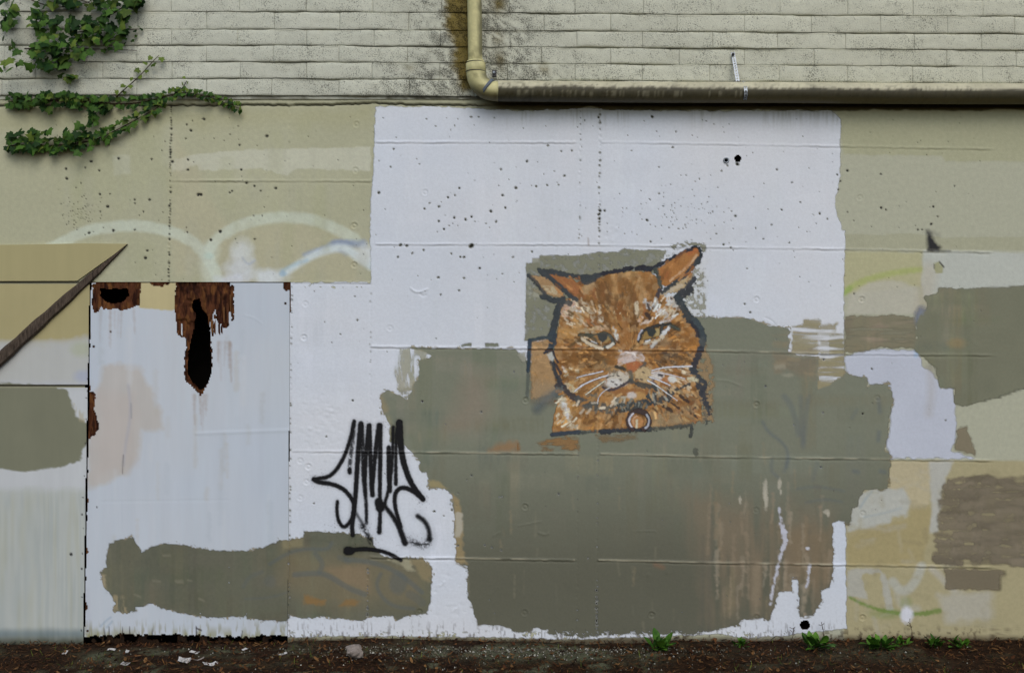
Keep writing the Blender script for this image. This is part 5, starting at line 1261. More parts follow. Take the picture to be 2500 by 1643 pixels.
for r in range(len(CR) - 1):
    y0, y1 = CR[r], CR[r + 1]
    ph = 750 if r % 2 == 1 else 833
    x = ph - 164 * 8
    jx = [x + 164 * k + rgb_.uniform(-4, 4) for k in range(24)]
    for k in range(23):
        xa, xb = jx[k], jx[k + 1]
        if xb < -560 or xa > 2980: continue
        nx_, ny_ = 22, 9
        u = np.linspace(0, 1, nx_); v = np.linspace(0, 1, ny_)
        # denser rows near the edges
        u = np.concatenate([[0, .012, .03], np.linspace(.06, .94, nx_ - 6), [.97, .988, 1]]); v = np.array([0, .06, .14, .3, .5, .7, .84, .94, 1.0])
        U, Vv = np.meshgrid(u, v)
        gap = .5
        px = xa + .25 + (xb - xa - .5) * U
        tl = np.array([tilt(q) for q in px.ravel()]).reshape(px.shape)
        sag = 1.0 * (vn(px, px * 0 + r * 71, 60, 9, r) - .5) * 2 + .8 * (vn(px, px * 0 + r * 13, 14, 9, r + 3) - .5) * 2
        sag2 = 1.0 * (vn(px, px * 0 + (r + 1) * 71, 60, 9, r + 1) - .5) * 2 + .8 * (vn(px, px * 0 + (r + 1) * 13, 14, 9, r + 4) - .5) * 2
        py = (y0 + gap + sag) * (1 - Vv) + (y1 - gap + sag2) * Vv + tl
        if r == len(CR) - 2: py = np.where(Vv == 1, np.minimum(py, 238 + .3 * tl), py)
        eu = np.minimum(U, 1 - U) * (xb - xa); ev = Vv * (y1 - y0); eb = (1 - Vv) * (y1 - y0)
        fillj = sstep(.35, .62, vn(px, px * 0 + r * 31, 70, 9, r + 2)); filln = sstep(.35, .62, vn(px, px * 0 + (r + 1) * 31, 70, 9, r + 3))
        hj = .05 + .95 * rgb_.random() ** 2
        hgt = 0.0035 * hj * (1 - np.exp(-eu / 2.2)) + (.002 + 0.004 * fillj) * (1 - np.exp(-ev / 4.0)) + (.001 + 0.005 * filln) * (1 - np.exp(-eb / 1.6)) + .003 * Vv + .0025 * (1 - hj) + .004 * (1 - fillj) * (ev < 1)
        hgt += 0.004 * (fbm(px, py, 60, 2, 4) - .5) + 0.004 * (vn(px, py, 13, 9, 6) - .5) + rgb_.uniform(-.002, .002)
        hgt -= 0.003
        moss, soot = stain_block(px, py)
        c = np.ones(px.shape + (4,)); c[..., :3] = BLK * rgb_.uniform(.95, 1.04) * (1 + .10 * (fbm(px, py, 50, 3, 3)[..., None] - .5))
        warm = np.clip((px - 700) / 1500, 0, 1)[..., None]
        c[..., :3] *= 1 + warm * np.array([0, -.02, -.06])
        c[..., :3] = c[..., :3] * (1 - soot[..., None] * .32) + A(70, 68, 54) * soot[..., None] * .32
        c[..., 3] = 1 - np.clip(soot * 1.25, 0, 1)
        c[..., :3] = c[..., :3] * (1 - moss[..., None] * .93) + A(92, 78, 20) * (.75 + .5 * vn(px, py, 8, 8, 2))[..., None] * moss[..., None] * .93
        eg = np.clip(np.exp(-eb / 1.3) * .6 + np.exp(-eu / 1.0) * .15, 0, 1) * sstep(.42, .62, vn(px, py, 40, 20, 3) + .25 * np.exp(-((px - 1165) / 250) ** 2) + (.35 if r == len(CR) - 2 else 0))
        c[..., :3] = c[..., :3] * (1 - eg[..., None] * .8) + A(52, 50, 40) * eg[..., None] * .8
        yy = -(0.022 + hgt)
        V = np.stack([wx(px), yy, wz(py)], -1).reshape(-1, 3)
        w_ = len(u); hh = len(v)
        q = [(j * w_ + i, (j + 1) * w_ + i, (j + 1) * w_ + i + 1, j * w_ + i + 1) for j in range(hh - 1) for i in range(w_ - 1)]
        # returns into the wall
        n0 = len(V); ringi = [i for i in range(w_)] + [j * w_ + w_ - 1 for j in range(1, hh)] + [(hh - 1) * w_ + i for i in range(w_ - 2, -1, -1)] + [j * w_ for j in range(hh - 2, 0, -1)]
        Vb = V[ringi].copy(); Vb[:, 1] = 0.02
        V = np.vstack([V, Vb]); cc = np.vstack([c.reshape(-1, 4), c.reshape(-1, 4)[ringi]])
        m_ = len(ringi)
        q += [(ringi[i], ringi[(i + 1) % m_], n0 + (i + 1) % m_, n0 + i) for i in range(m_)]
        link("block", mesh_np("block", V, np.array(q), True, cc), blockwall, M_BLOCK)
        nb += 1
mx_ = np.linspace(-560, 2980, 400); my_ = np.linspace(-130, 244, 60)
mc = Canvas(mx_, my_); mm, ms = stain_block(mc.X, mc.Y)
ml = mc.layer(BLK * .97)
mc.blend(ml, full, np.clip(ms * 1.2 + .05 + .5 * sstep(.5, .7, fbm(mc.X, mc.Y, 50, 3, 6)), 0, .9), A(74, 72, 58), 0); mc.blend(ml, full, mm * .9, A(84, 72, 24), 0)
sheet("mortar_bed", mc, 0.0175 + 0.007 * (fbm(mc.X, mc.Y, 60, 3, 3) - .5), 0.0, ml, M_CONC, blockwall)
V, F = box_geo(wx(-900), wx(3400), 0.02, 0.40, wz(233), wz(-140))
link("wall_core", mesh_py("wall_core", V, F), blockwall, M_DARK)
#PART5
# ---------------------------------------------------------------- drainpipe
CZ = (YG - YC) * S
def wp(px, py, d):
    """point at distance d in front of the wall that stands over wall point (px, py) as seen across the yard"""
    k = (CAM_D - d) / CAM_D
    return Vector(((px - XC) * S * k, -d, CZ + (YC - py) * S * k))
pipe = empty("drainpipe", wp(1160, 224, 0.088))
tag(pipe, "cream drainpipe coming down and turning along the wall, mossy underneath", "pipe")
PD = 0.088
def pipe_mesh(name, path, radii, colf, n=28, parent=pipe, caps=True):
    V, F = tube_geo(path, radii, n, False)
    V = np.array([tuple(v) for v in V])
    m = len(path)
    cen = np.repeat(np.array([tuple(p) for p in path]), n, 0)
    dirn = V - cen; dirn /= np.linalg.norm(dirn, axis=1)[:, None] + 1e-9
    c = np.ones((len(V), 4)); c[:, :3] = colf(V, dirn)
    o = link(name, mesh_np(name, V, np.array(F), True, c), parent, M_PIPE)
    return o
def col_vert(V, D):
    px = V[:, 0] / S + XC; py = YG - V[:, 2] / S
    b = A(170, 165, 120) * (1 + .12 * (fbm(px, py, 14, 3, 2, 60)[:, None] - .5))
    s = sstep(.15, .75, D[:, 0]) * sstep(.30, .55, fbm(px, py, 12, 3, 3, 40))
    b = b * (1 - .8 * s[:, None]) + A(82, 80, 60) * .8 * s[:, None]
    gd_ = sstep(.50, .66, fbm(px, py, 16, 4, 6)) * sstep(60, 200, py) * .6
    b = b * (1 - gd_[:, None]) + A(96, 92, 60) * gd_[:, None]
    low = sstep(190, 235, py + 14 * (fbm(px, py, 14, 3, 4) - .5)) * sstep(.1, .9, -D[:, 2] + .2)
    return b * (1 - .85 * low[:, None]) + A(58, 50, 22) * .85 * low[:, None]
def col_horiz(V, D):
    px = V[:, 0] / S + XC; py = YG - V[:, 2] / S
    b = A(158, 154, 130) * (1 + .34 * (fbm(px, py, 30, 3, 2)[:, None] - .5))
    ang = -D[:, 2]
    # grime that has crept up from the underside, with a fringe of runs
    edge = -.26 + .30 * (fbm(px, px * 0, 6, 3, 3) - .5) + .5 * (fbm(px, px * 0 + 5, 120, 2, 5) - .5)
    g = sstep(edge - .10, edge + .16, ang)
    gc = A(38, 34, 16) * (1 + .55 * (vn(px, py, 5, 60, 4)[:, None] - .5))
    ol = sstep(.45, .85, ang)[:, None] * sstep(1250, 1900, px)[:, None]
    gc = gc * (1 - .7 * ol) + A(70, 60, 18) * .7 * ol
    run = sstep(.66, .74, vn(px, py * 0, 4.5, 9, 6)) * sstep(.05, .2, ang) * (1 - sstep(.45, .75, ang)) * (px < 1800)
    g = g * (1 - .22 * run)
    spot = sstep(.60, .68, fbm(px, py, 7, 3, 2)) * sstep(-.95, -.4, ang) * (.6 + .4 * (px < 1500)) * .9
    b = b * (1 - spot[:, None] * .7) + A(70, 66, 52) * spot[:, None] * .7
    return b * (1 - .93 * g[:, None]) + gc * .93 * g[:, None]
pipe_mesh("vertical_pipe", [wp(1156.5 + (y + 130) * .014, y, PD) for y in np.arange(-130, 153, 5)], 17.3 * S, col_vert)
pipe_mesh("coupling", [wp(1160.5, 148, PD), wp(1160.6, 149, PD), wp(1161, 155, PD), wp(1161.2, 156, PD), wp(1161.8, 175, PD), wp(1162, 177, PD)], [17.5 * S, 20.5 * S, 21.5 * S, 23.6 * S, 24.2 * S, 22.5 * S], col_vert)
elb = [(1162, 174), (1163, 184), (1166, 195), (1171, 205), (1178, 213), (1187, 219), (1197, 222), (1208, 223.5), (1217, 224)]
elb = [tuple(p) for p in chaikin(elb, 1)]
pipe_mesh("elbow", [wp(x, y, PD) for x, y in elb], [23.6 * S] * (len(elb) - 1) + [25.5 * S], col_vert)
hx = np.concatenate([np.arange(1216, 2420, 4.0), np.arange(2430, 3000, 30.0)])
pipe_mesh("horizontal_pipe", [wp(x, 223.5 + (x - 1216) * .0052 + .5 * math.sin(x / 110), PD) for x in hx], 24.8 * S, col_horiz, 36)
# collar ring lines
for y, r in ((154, 22.2), (176.5, 24.6)):
    V, F = tube_geo([wp(1161 + (y - 154) * .03, y - .7, PD), wp(1161 + (y - 154) * .03, y + .7, PD)], r * S, 28)
    link("joint_ring", mesh_py("joint_ring", V, F, True), pipe, M_RUST)
# pipe clamp round the elbow, with its bolt
i0 = min(range(len(elb)), key=lambda i: abs(elb[i][0] - 1190))
a_, b_ = Vector((elb[i0 - 1][0], elb[i0 - 1][1])), Vector((elb[i0 + 1][0], elb[i0 + 1][1]))
dv = (b_ - a_).normalized(); mid = Vector((1189, 216)); dv = Vector((.80, .60))
V, F = tube_geo([wp(*(mid - dv * 3.6), PD), wp(*(mid + dv * 3.6), PD)], 25.4 * S, 28)
cl = link("clamp", mesh_py("clamp", V, F, True), pipe, M_STRAP)
tag(cl, "dark grey metal strap clamped round the elbow")
q = wp(1207, 184, PD - .01)
V, F = box_geo(q.x - .013, q.x + .013, q.y - .012, q.y + .02, q.z - .010, q.z + .028)
link("clamp_ear", mesh_py("clamp_ear", V, F), cl, M_RUST)
V, F = tube_geo([q + Vector((-.002, -.012, .012)), q + Vector((-.002, -.026, .012))], .0075, 6)
link("bolt", mesh_py("bolt", V, F), cl, M_METAL)
# perforated hanger straps
def perf_strap(name, pts, w, mat, parent, pitch=6):
    V, F = [], []
    P = [Vector(p) for p in pts]
    def rect(a, b, wd, side):
        d = (b - a).normalized(); s_ = d.cross(Vector((0, -1, 0))).normalized()
        nrm = s_.cross(d).normalized() * .0012
        i = len(V)
        for base_ in (a, b):
            for q_ in (side - wd / 2, side + wd / 2):
                for z_ in (-1, 1):
                    V.append(base_ + s_ * q_ + nrm * z_)
        F.extend([(i, i + 1, i + 3, i + 2), (i + 4, i + 6, i + 7, i + 5), (i, i + 4, i + 5, i + 1), (i + 2, i + 3, i + 7, i + 6), (i, i + 2, i + 6, i + 4), (i + 1, i + 5, i + 7, i + 3)])
    for a, b in zip(P[:-1], P[1:]):
        rect(a, b, w * .3, -w * .35); rect(a, b, w * .3, w * .35)
        L_ = (b - a).length; n_ = max(1, int(L_ / (pitch * S)))
        for k in range(n_):
            m0 = a.lerp(b, (k + .25) / n_); m1 = a.lerp(b, (k + .75) / n_)
            rect(m0, m1, w * .42, 0)
    return link(name, mesh_py(name, V, F), parent, mat)
st1 = perf_strap("hanger_strap", [wp(1789, 128, .046), wp(1791, 140, .05), wp(1796, 168, .075), wp(1801, 199, .10)], 9 * S, M_METAL, pipe)
tag(st1, "galvanised perforated strap hanging the pipe from the blocks")
V, F = tube_geo([wp(1790, 133, .05), wp(1790, 133, .062)], .009, 6)
link("screw_head", mesh_py("screw_head", V, F), st1, M_RUST)
perf_strap("hanger_strap", [wp(1816, 199, PD), wp(1818, 204, PD + .040), wp(1820, 214, PD + .061), wp(1821, 224, PD + .0665), wp(1821, 234, PD + .061), wp(1819, 245, PD + .040)], 8 * S, M_METAL, pipe)
V, F = box_geo(wp(1800, 200, PD).x - .02, wp(1800, 200, PD).x + .02, -PD - .01, -PD + .02, wp(1800, 201, PD).z - .002, wp(1800, 201, PD).z + .006)
link("strap_foot", mesh_py("strap_foot", V, F), st1, M_RUST)

# ---------------------------------------------------------------- ivy
def ivy_leaf_mesh(k):
    rg = random.Random(k)
    half = [(0.0, 0.02), (0.20, 0.17), (0.50, 0.08), (0.42, -0.14), (0.60, -0.36), (0.28, -0.50), (0.0, -0.98)]
    half = [(x * rg.uniform(.9, 1.12), z * rg.uniform(.92, 1.08)) for x, z in half]
    o = half + [(-x, z) for x, z in reversed(half[1:-1])]
    V = [(0, -.05, -.32)] + [(x, .16 * abs(x) + .12 * max(0, -z - .3) - .03, z) for x, z in o]
    F = [(0, i, i % len(o) + 1) for i in range(1, len(o) + 1)]
    F = [f[::-1] for f in F]
    return mesh_py("leaf", V, F, True)
LM = [ivy_leaf_mesh(k) for k in range(4)]
LMY = [m.copy() for m in LM]
for m in LM: m.materials.append(M_IVY)
for m in LMY: m.materials.append(M_IVYY)
rv = random.Random(21)
def put_leaf(parent, px, py, d, size, young=False, roll=None):
    m = rv.choice(LMY if young else LM)
    o = bpy.data.objects.new("leaf", m); COL.objects.link(o)
    o.parent = parent; o.matrix_parent_inverse = Matrix.Translation(parent.location).inverted()
    o.location = wp(px, py, d)
    s_ = size * S
    o.scale = (s_ * rv.uniform(.85, 1.1), s_, s_ * rv.uniform(.9, 1.1))
    o.rotation_euler = (math.radians(rv.gauss(-28, 16)), math.radians(rv.gauss(0, 45) if roll is None else roll + rv.gauss(0, 22)), math.radians(rv.gauss(0, 24)))
    return o
def vine(name, label, stems, leaves_along, clumps):
    b = stems[0][0]
    root = empty(name, wp(b[0], b[1], .03)); tag(root, label, "ivy", "ivy on the left of the wall")
    for st_ in stems:
        pts = chaikin(st_, 2)
        off = [(.045 if p[1] < 238 else .012) + .006 for p in pts]
        V, F = tube_geo([wp(p[0], p[1], d) for p, d in zip(pts, off)], np.linspace(.0042, .0018, len(pts)), 6)
        link("stem", mesh_py("stem", V, F, True), root, M_STEM)
    n = 0
    for st_, step, s0, s1, young in leaves_along:
        pts = np.array(chaikin(st_, 2)); seg = np.hypot(*np.diff(pts, axis=0).T); cum = np.concatenate([[0], np.cumsum(seg)])
        t, side = 0, 1
        while t < cum[-1]:
            x = np.interp(t, cum, pts[:, 0]); y = np.interp(t, cum, pts[:, 1]); f = t / cum[-1]
            sz = s0 + (s1 - s0) * f
            i = min(np.searchsorted(cum, t), len(seg) - 1); dx, dy = (pts[min(i + 1, len(pts) - 1)] - pts[i]) / max(seg[i], 1e-6)
            ox, oy = -dy * side, dx * side
            put_leaf(root, x + ox * sz * .55 + rv.gauss(0, 1.5), y + oy * sz * .55 - sz * .35 + rv.gauss(0, 1.5), (.052 if y < 238 else .022) + rv.uniform(0, .018), sz * rv.uniform(.8, 1.2), young, roll=-20 * side * (1 if dx > 0 else -1))
            side = -side; t += step * rv.uniform(.7, 1.3); n += 1
    for poly_, cnt, s0, s1, dmax in clumps:
        P = np.array(poly_, float)
        x0, y0 = P.min(0); x1, y1 = P.max(0); made = 0
        while made < cnt:
            x, y = rv.uniform(x0, x1), rv.uniform(y0, y1)
            ins = False
            for (ax, ay), (bx, by) in zip(P, np.roll(P, -1, 0)):
                if (ay > y) != (by > y) and x < ax + (y - ay) * (bx - ax) / (by - ay): ins = not ins
            if not ins: continue
            put_leaf(root, x, y, (.055 if y < 238 else .025) + rv.uniform(0, dmax), rv.uniform(s0 * .75, s1 * 1.05), rv.random() < .14); made += 1
    return root
up = [(85, -40), (352, -30), (350, 8), (322, 22), (318, 48), (300, 62), (318, 74), (300, 84), (318, 100), (290, 108), (262, 118), (226, 128), (196, 146), (160, 168), (85, 178)]
vine("ivy_vine", "thick dark green ivy hanging from the top left corner",
     [[(30, -20), (120, 20), (190, 15), (260, -10)], [(60, 120), (180, 118), (270, 122), (334, 124)], [(200, 60), (270, 40), (310, 10), (330, -10)], [(120, -20), (230, 10), (262, 30)], [(170, 80), (250, 76), (345, 72)]],
     [([(240, 90), (290, 78), (346, 72)], 9, 16, 9, False), ([(250, 118), (300, 104), (330, 96)], 9, 16, 9, False), ([(150, 180), (170, 176)], 12, 26, 24, False), ([(190, 10), (240, 4)], 9, 13, 13, True)],
     [(up, 190, 16, 27, .09), ([(0, -20), (110, 40), (230, 50), (280, 90), (240, 125), (150, 165), (0, 175)], 78, 16, 28, .12), ([(310, -20), (352, -20), (350, 14), (325, 16)], 7, 22, 30, .04), ([(155, 172), (188, 168), (186, 192), (155, 192)], 4, 24, 32, .04)])
vine("ivy_vine", "small pale green ivy sprig climbing alone with a reddish tip", [[(280, 242), (300, 222), (340, 188), (372, 152), (388, 136)]],
     [([(284, 240), (300, 222), (340, 188), (372, 152), (390, 136)], 12.5, 12, 15, True)], [])
run = [(20, 248), (150, 246), (230, 250), (300, 255), (350, 250), (400, 238), (446, 224), (482, 232), (520, 240), (560, 256), (588, 266)]
vine("ivy_vine", "long ivy runner creeping right along the ledge below the blocks", [run, [(420, 234), (445, 218), (456, 198)]],
     [(run, 6.0, 20, 12, False), ([(380, 246), (450, 226), (520, 240), (590, 266)], 9, 13, 12, True), ([(425, 232), (448, 216), (458, 194)], 7, 11, 10, True)],
     [([(20, 226), (160, 222), (250, 238), (280, 262), (200, 272), (20, 270)], 56, 14, 22, .05), ([(210, 258), (260, 262), (240, 300), (215, 305)], 12, 14, 20, .02)])
low_ = [(20, 356), (150, 356), (230, 344), (290, 316), (345, 286), (378, 268), (398, 252)]
vine("ivy_vine", "lower ivy branch slanting up to meet the long runner", [low_, [(200, 330), (215, 300), (232, 268)]],
     [(low_, 6.5, 20, 14, False), (low_, 14, 17, 16, True)],
     [([(20, 318), (150, 318), (190, 300), (240, 312), (285, 330), (270, 350), (220, 364), (176, 378), (20, 376)], 70, 14, 23, .05)])

# ---------------------------------------------------------------- ground
def ground_px(px):
    return np.interp(px, [-900, 210, 690, 720, 900, 1080, 1250, 1450, 1600, 1800, 2060, 2400, 3400], [1573, 1575, 1575, 1566, 1559, 1561, 1565, 1570, 1567, 1562, 1561, 1562, 1562])
gx = np.concatenate([np.linspace(-70, -4.2, 40)[:-1], np.arange(-4.2, 4.2, .016), np.linspace(4.2, 70, 40)])
gy = np.concatenate([np.linspace(-70, -2.0, 50)[:-1], np.arange(-2.0, -1.0, .05), np.arange(-1.0, .06, .011)])
GX, GY = np.meshgrid(gx, gy)
def gz(x, y):
    d = np.maximum(-y, 0)
    hb = (YG - ground_px(x / S + XC)) * S
    n = fbm(x * 1000, y * 1000, 260, 4, 3)
    return hb * np.exp(-d / .10) + .030 * (n - .5) * np.exp(-d / 3) + .012 * (fbm(x * 1000, y * 1000, 40, 3, 5) - .5) * (d < 2) - .006 * sstep(0, .2, d)
GZ = gz(GX, GY)
gcol = np.ones(GX.shape + (4,)); 
soil = A(34, 22, 12)
gcol[..., :3] = soil * (.55 + 1.0 * fbm(GX * 1000, GY * 1000, 90, 4, 2))[..., None]
mo = sstep(.48, .64, fbm(GX * 1000, GY * 1000, 330, 4, 6)) * np.exp(-((GY + .26) / .16) ** 2) + .5 * sstep(.55, .7, fbm(GX * 1000, GY * 1000, 120, 3, 1)) * (GY < -.45)
px_ = GX / S + XC
zone_m = np.exp(-((px_ - 480) / 230) ** 2) * .8 + np.exp(-((px_ - 1220) / 420) ** 2) + .25
mo = np.clip(mo * zone_m * 1.5 + .7 * sstep(.4, .6, fbm(GX * 1000, GY * 1000, 110, 4, 3)) * (np.exp(-((GX + .08) / 1.1) ** 2 - ((GY + .24) / .13) ** 2) + np.exp(-((GX + 1.9) / .6) ** 2 - ((GY + .24) / .10) ** 2)), 0, 1)[..., None]
gcol[..., :3] = gcol[..., :3] * (1 - mo) + A(78, 80, 62) * (.6 + .6 * fbm(GX * 1000, GY * 1000, 20, 3, 4))[..., None] * mo
h_, w_ = GX.shape
idx = np.arange(h_ * w_).reshape(h_, w_)
quad = np.stack([idx[:-1, :-1], idx[:-1, 1:], idx[1:, 1:], idx[1:, :-1]], -1).reshape(-1, 4)
V = np.stack([GX, GY, GZ], -1).reshape(-1, 3)
g_o = link("ground", mesh_np("ground", V, quad, True, gcol.reshape(-1, 4)), None, M_SOIL)
tag(g_o, "dark brown bare soil strip along the foot of the wall", None, None, "structure")
def gp(px, py):
    drop = (py - YC) * S
    d = CAM_D * (1 - CZ / drop)
    x = (px - XC) * S * (CAM_D - d) / CAM_D
    return Vector((x, -d, float(gz(np.array([x]), np.array([-d]))[0])))

rl = np.random.RandomState(5)
def strips(name, n, xr, yr, lr, wr, cols, lift, curl=.4, dens=None, mat=M_LITTER, tilt_s=.25):
    x = rl.uniform(xr[0], xr[1], n); y = -np.abs(rl.uniform(yr[0], yr[1], n))
    if dens is not None:
        kp = rl.rand(n) < dens(x, y); x, y = x[kp], y[kp]; n = len(x)
    z = gz(x, y) + rl.uniform(.002, lift, n)
    th = rl.uniform(0, 2 * np.pi, n); L_ = rl.uniform(lr[0], lr[1], n); W_ = rl.uniform(wr[0], wr[1], n)
    dx, dy = np.cos(th), np.sin(th); dz = rl.normal(0, tilt_s, n)
    c = np.array(cols)[rl.randint(0, len(cols), n)] * rl.uniform(.6, 1.3, (n, 1))
    Vv = []
    for t, wk in ((-.5, .55), (0, 1), (.5, .35)):
        cx = x + dx * L_ * t; cy = np.minimum(y + dy * L_ * t, -.004); cz = z + dz * L_ * t + curl * L_ * (abs(t) * .5) * np.sign(rl.rand(n) - .3)
        for s_ in (-1, 1):
            Vv.append(np.stack([cx - dy * W_ * .5 * wk * s_, np.minimum(cy + dx * W_ * .5 * wk * s_, -.003), cz], 1))
    V = np.stack(Vv, 1).reshape(-1, 3)
    b = np.arange(n)[:, None] * 6
    q = np.concatenate([b + np.array([[0, 1, 3, 2]]), b + np.array([[2, 3, 5, 4]])])
    C = np.repeat(np.hstack([c, np.ones((n, 1))]), 6, 0)
    return link(name, mesh_np(name, V, q, False, C), None, mat)
o = strips("leaf_litter", 26000, (-3.7, 3.7), (0, 1.05), (.012, .05), (.0015, .006), [A(48, 27, 14), A(70, 42, 20), A(28, 18, 10), A(18, 12, 8), A(88, 60, 32)], .018,
           dens=lambda x, y: np.clip(.45 + .9 * (fbm(x * 1000, y * 1000, 200, 3, 4) - .35) + .6 * np.exp(y / .05), .12, 1) * (1 - .8 * np.exp(-((x + .08) / 1.0) ** 2 - ((y + .24) / .12) ** 2)) * (1 - .7 * np.exp(-((x + 1.9) / .6) ** 2 - ((y + .24) / .10) ** 2)))
tag(o, "brown needles and shredded dead leaves lying on the soil", "leaf litter", None, "stuff")
o = strips("dead_leaves", 1500, (-3.6, 3.6), (0, 1.0), (.02, .045), (.010, .022), [A(54, 31, 16), A(74, 48, 26), A(92, 66, 38), A(36, 22, 14)], .02, .5)
tag(o, "scattered curled brown leaves on the soil", "dead leaves", None, "stuff")
o = strips("grass", 2600, (-3.6, 3.6), (.05, 1.0), (.015, .04), (.0015, .003), [A(62, 76, 24), A(84, 92, 36), A(50, 66, 22)], .012, .3,
           dens=lambda x, y: np.clip(sstep(.5, .66, fbm(x * 1000, y * 1000, 160, 3, 7)) * .9 + .05, 0, 1), tilt_s=.9)
tag(o, "thin green grass and moss growing through the litter", "grass", None, "stuff")
# pale chips of flaked paint and gravel
n = 3000
cx = np.concatenate([rl.normal(1230, 260, n // 2), rl.uniform(160, 2380, n - n // 2)]); cy = np.concatenate([1577 + np.abs(rl.normal(0, 14, n // 2)), rl.uniform(1570, 1650, n - n // 2)])
V, F, C = [], [], []
for i in range(n):
    if rl.rand() < (.72 if i >= n // 2 else .2): continue
    p = gp(cx[i], cy[i]); s_ = rl.uniform(.002, .0065) * (1.5 if rl.rand() < .08 else 1)
    b = len(V); a0 = rl.uniform(0, 6.28)
    ring_ = [(s_ * rl.uniform(.6, 1.3) * math.cos(a0 + k * 1.257), s_ * rl.uniform(.6, 1.3) * math.sin(a0 + k * 1.257)) for k in range(5)]
    V += [p + Vector((q[0], q[1], .003)) for q in ring_] + [p + Vector((0, 0, s_ * .8 + .006))]
    F += [(b + k, b + (k + 1) % 5, b + 5) for k in range(5)]
    cc = A(*([150, 148, 138] if rl.rand() < .22 else [84, 80, 68])) * rl.uniform(.5, 1.1)
    C += [np.append(cc, 1)] * 6
o = link("gravel", mesh_np("gravel", np.array([tuple(v) for v in V]), np.array(F), False, np.array(C)), None, M_LITTER)
tag(o, "pale paint flakes and grit strewn below the wall", "gravel", None, "stuff")

# litter that can be told apart
def scrap(px, py, w, l, rot, label, lift=.010, mat=M_PAPER, name="paper_scrap", cat="paper"):
    p = gp(px, py) + Vector((0, 0, lift))
    rg = random.Random(int(px)); V = []
    nx_, ny_ = 5, 3
    for k in (0, 1):
        for j in range(ny_):
            for i in range(nx_):
                u = (i / (nx_ - 1) - .5) * w * S * (1 + rg.uniform(-.06, .06)); v_ = (j / (ny_ - 1) - .5) * l * S * (1 + rg.uniform(-.1, .1))
                z = .10 * w * S * math.sin(u * 60 + px) + rg.uniform(-.001, .001) + v_ * .1
                V.append((p.x + u * math.cos(rot) - v_ * math.sin(rot), p.y + u * math.sin(rot) + v_ * math.cos(rot), p.z + z - .0012 * k))
    g_ = lambda i, j, k: k * nx_ * ny_ + j * nx_ + i
    F = []
    for j in range(ny_ - 1):
        for i in range(nx_ - 1):
            F += [(g_(i, j, 0), g_(i + 1, j, 0), g_(i + 1, j + 1, 0), g_(i, j + 1, 0)), (g_(i, j, 1), g_(i, j + 1, 1), g_(i + 1, j + 1, 1), g_(i + 1, j, 1))]
    rim_ = [(i, 0) for i in range(nx_)] + [(nx_ - 1, 1)] + [(i, ny_ - 1) for i in range(nx_ - 1, -1, -1)] + [(0, 1)]
    for a, b in zip(rim_, rim_[1:] + rim_[:1]): F.append((g_(*b, 0), g_(*a, 0), g_(*a, 1), g_(*b, 1)))
    o = link(name, mesh_py(name, V, F, False), None, mat); tag(o, label, cat, "scraps of litter on the soil"); return o
scrap(450, 1611, 26, 26, .2, "largest torn white paper scrap on the soil below the plywood")
scrap(475, 1594, 20, 12, -.1, "small white paper scrap behind the largest torn scrap")
scrap(513, 1620, 30, 16, .55, "narrow white strip lying aslant to the right of the paper scraps", name="paint_strip", cat="strip")
scrap(306, 1622, 18, 14, -.1, "thin white sliver near the front edge left of the paper scraps", name="paint_strip", cat="strip")
scrap(272, 1583, 18, 10, .05, "thin pale sliver close to the wall below the left board edge", name="paint_strip", cat="strip")
scrap(159, 1595, 9, 20, .1, "tiny white scrap at the far left of the soil strip")
scrap(310, 1586, 8, 14, .1, "tiny white crumb of paper below the plywood corner")
scrap(690, 1594, 20, 8, .6, "thin pale wood chip below the right edge of the plywood", name="wood_chip", cat="chip")
scrap(597, 1584, 12, 8, .8, "short pale wood chip close to the plywood's rotted bottom", name="wood_chip", cat="chip")
scrap(482, 1608, 30, 5, .5, "thin straw beside the largest torn scrap", name="straw", cat="straw", mat=M_CRUMPLE)
# crumpled paper: a crushed, creased ball
p = gp(866, 1604)
import bmesh
bm = bmesh.new(); bmesh.ops.create_icosphere(bm, subdivisions=3, radius=1)
rg = random.Random(4); dirs = [(Vector((rg.gauss(0, 1), rg.gauss(0, 1), rg.gauss(0, 1))).normalized(), rg.uniform(.72, 1.0)) for _ in range(26)]
for v in bm.verts:
    d = v.co.normalized(); r = 1.12
    for n_, h_ in dirs:
        c_ = d.dot(n_)
        if c_ > .2: r = min(r, h_ / c_)
    r *= 1 - .16 * abs(math.sin(d.x * 7 + d.z * 9 + 3 * d.y)) ** 6
    v.co = d * r
me = bpy.data.meshes.new("crumpled_paper"); bm.to_mesh(me); bm.free(); me.materials.append(M_CRUMPLE)
o = bpy.data.objects.new("crumpled_paper", me); COL.objects.link(o)
o.location = p + Vector((0, 0, .045)); o.scale = (.056, .05, .048); o.rotation_euler = (.3, .4, .2)
tag(o, "crumpled greyish paper ball on the soil under the spray tag", "paper")

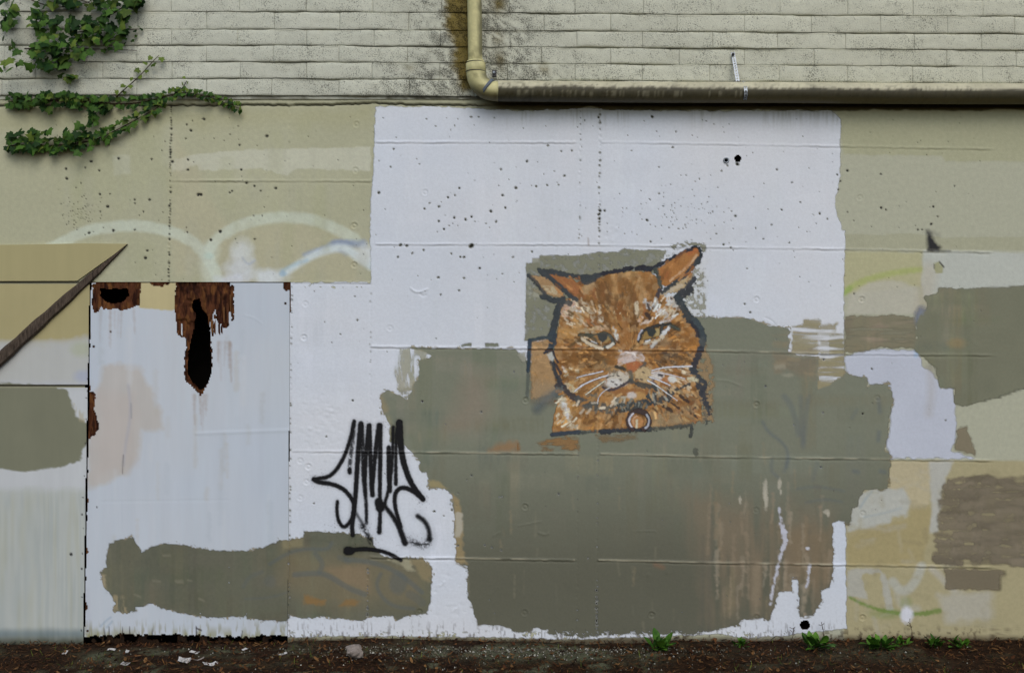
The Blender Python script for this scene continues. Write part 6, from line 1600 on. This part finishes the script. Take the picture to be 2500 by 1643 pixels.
# ---------------------------------------------------------------- weeds at the foot of the wall
def weed_leaf_mesh(k):
    rg = random.Random(k); n = 7
    V, F = [], []
    for i in range(n):
        t = i / (n - 1); w = (.06 + .34 * math.sin(min(1, max(0, (t - .18) / .82)) * math.pi) ** .8) if t > .18 else .05
        if i == n - 1: w = .05
        z = .30 * t - .34 * t * t + rg.uniform(-.015, .015)
        V += [(-w * .5, t, z + .10 * w), (0, t, z - .05 * w), (w * .5, t, z + .10 * w)]
    for i in range(n - 1):
        a = i * 3
        F += [(a, a + 1, a + 4, a + 3), (a + 1, a + 2, a + 5, a + 4)]
    m = mesh_py("leaf", V, F, True); m.materials.append(M_WEED); return m
WL = [weed_leaf_mesh(k) for k in range(3)]
def weed(px, py, w, h, n, label, seed):
    rg = random.Random(seed)
    b = gp(px, max(py, 1563)); b.y = min(b.y, -.07) - .02
    root = empty("weed_plant", b); tag(root, label, "weed", "leafy weeds at the foot of the wall")
    V, F = tube_geo([(b.x, b.y, b.z - .02), (b.x, b.y, b.z + .01), (b.x + .004, b.y, b.z + .02)], [.006, .005, .003], 6)
    link("stem", mesh_py("stem", V, F, True), root, M_WEED)
    for i in range(int(n * 1.4)):
        az = rg.uniform(0, 6.283); el = rg.uniform(.05, 1.15)
        L_ = rg.uniform(.75, 1.15) * (w * S * .40 * math.cos(el) + h * S * .85 * math.sin(el))
        o = bpy.data.objects.new("leaf", rg.choice(WL)); COL.objects.link(o)
        o.parent = root; o.matrix_parent_inverse = Matrix.Translation(root.location).inverted()
        o.location = b + Vector((rg.uniform(-.25, .25) * w * S, rg.uniform(-.02, .01), rg.uniform(0, .012)))
        yy = math.sin(az) * .55 - .25
        d = Vector((math.cos(az) * math.cos(el), yy * math.cos(el), math.sin(el) + .1)).normalized()
        o.rotation_euler = d.to_track_quat('Y', 'Z').to_euler()
        k_ = L_ * rg.uniform(.8, 1.1)
        o.scale = (k_ * rg.uniform(.9, 1.25), k_, k_)
weed(1610, 1580, 84, 26, 22, "leafy weed clump below the big grey-green patch", 1)
weed(1804, 1574, 50, 18, 11, "smallest weed, between the grey patch and the round hole", 2)
weed(1990, 1580, 84, 24, 20, "weed clump just right of the round hole at the wall foot", 3)
weed(2140, 1579, 84, 28, 22, "fullest weed clump, under the green painted curve", 4)
weed(2196, 1575, 50, 18, 11, "low weed touching the right side of the fullest clump", 5)
weed(2280, 1574, 56, 24, 14, "spreading weed near the right end of the wall foot", 6)
weed(2340, 1575, 60, 28, 14, "rightmost weed clump at the foot of the wall", 7)
def stalk(px, py0, py1, label, seed):
    rg = random.Random(seed)
    b = gp(px, 1564); b.y = -.04
    root = empty("dry_stalk", b); tag(root, label, "dry weed", "dry stalks against the wall")
    top = Vector((b.x + rg.uniform(-.02, .02), -.03, wz(py1)))
    pts = [b, b.lerp(top, .5) + Vector((.006, 0, 0)), top]
    V, F = tube_geo(pts, [.0022, .0016, .001], 5); link("stem", mesh_py("stem", V, F), root, M_STEM)
    for k in range(5):
        t = rg.uniform(.35, .95); a = b.lerp(top, t); e = a + Vector((rg.uniform(-.025, .025), -.004, rg.uniform(.008, .025)))
        V, F = tube_geo([a, e], [.0013, .0018], 4); link("twig", mesh_py("twig", V, F), root, M_STEM)
stalk(2012, 1560, 1515, "dry brown stalk right of the round hole", 1)
stalk(1930, 1560, 1528, "thin dry stalk left of the round hole", 2)
stalk(2226, 1560, 1512, "dry stalk with seed head under the white blob", 3)
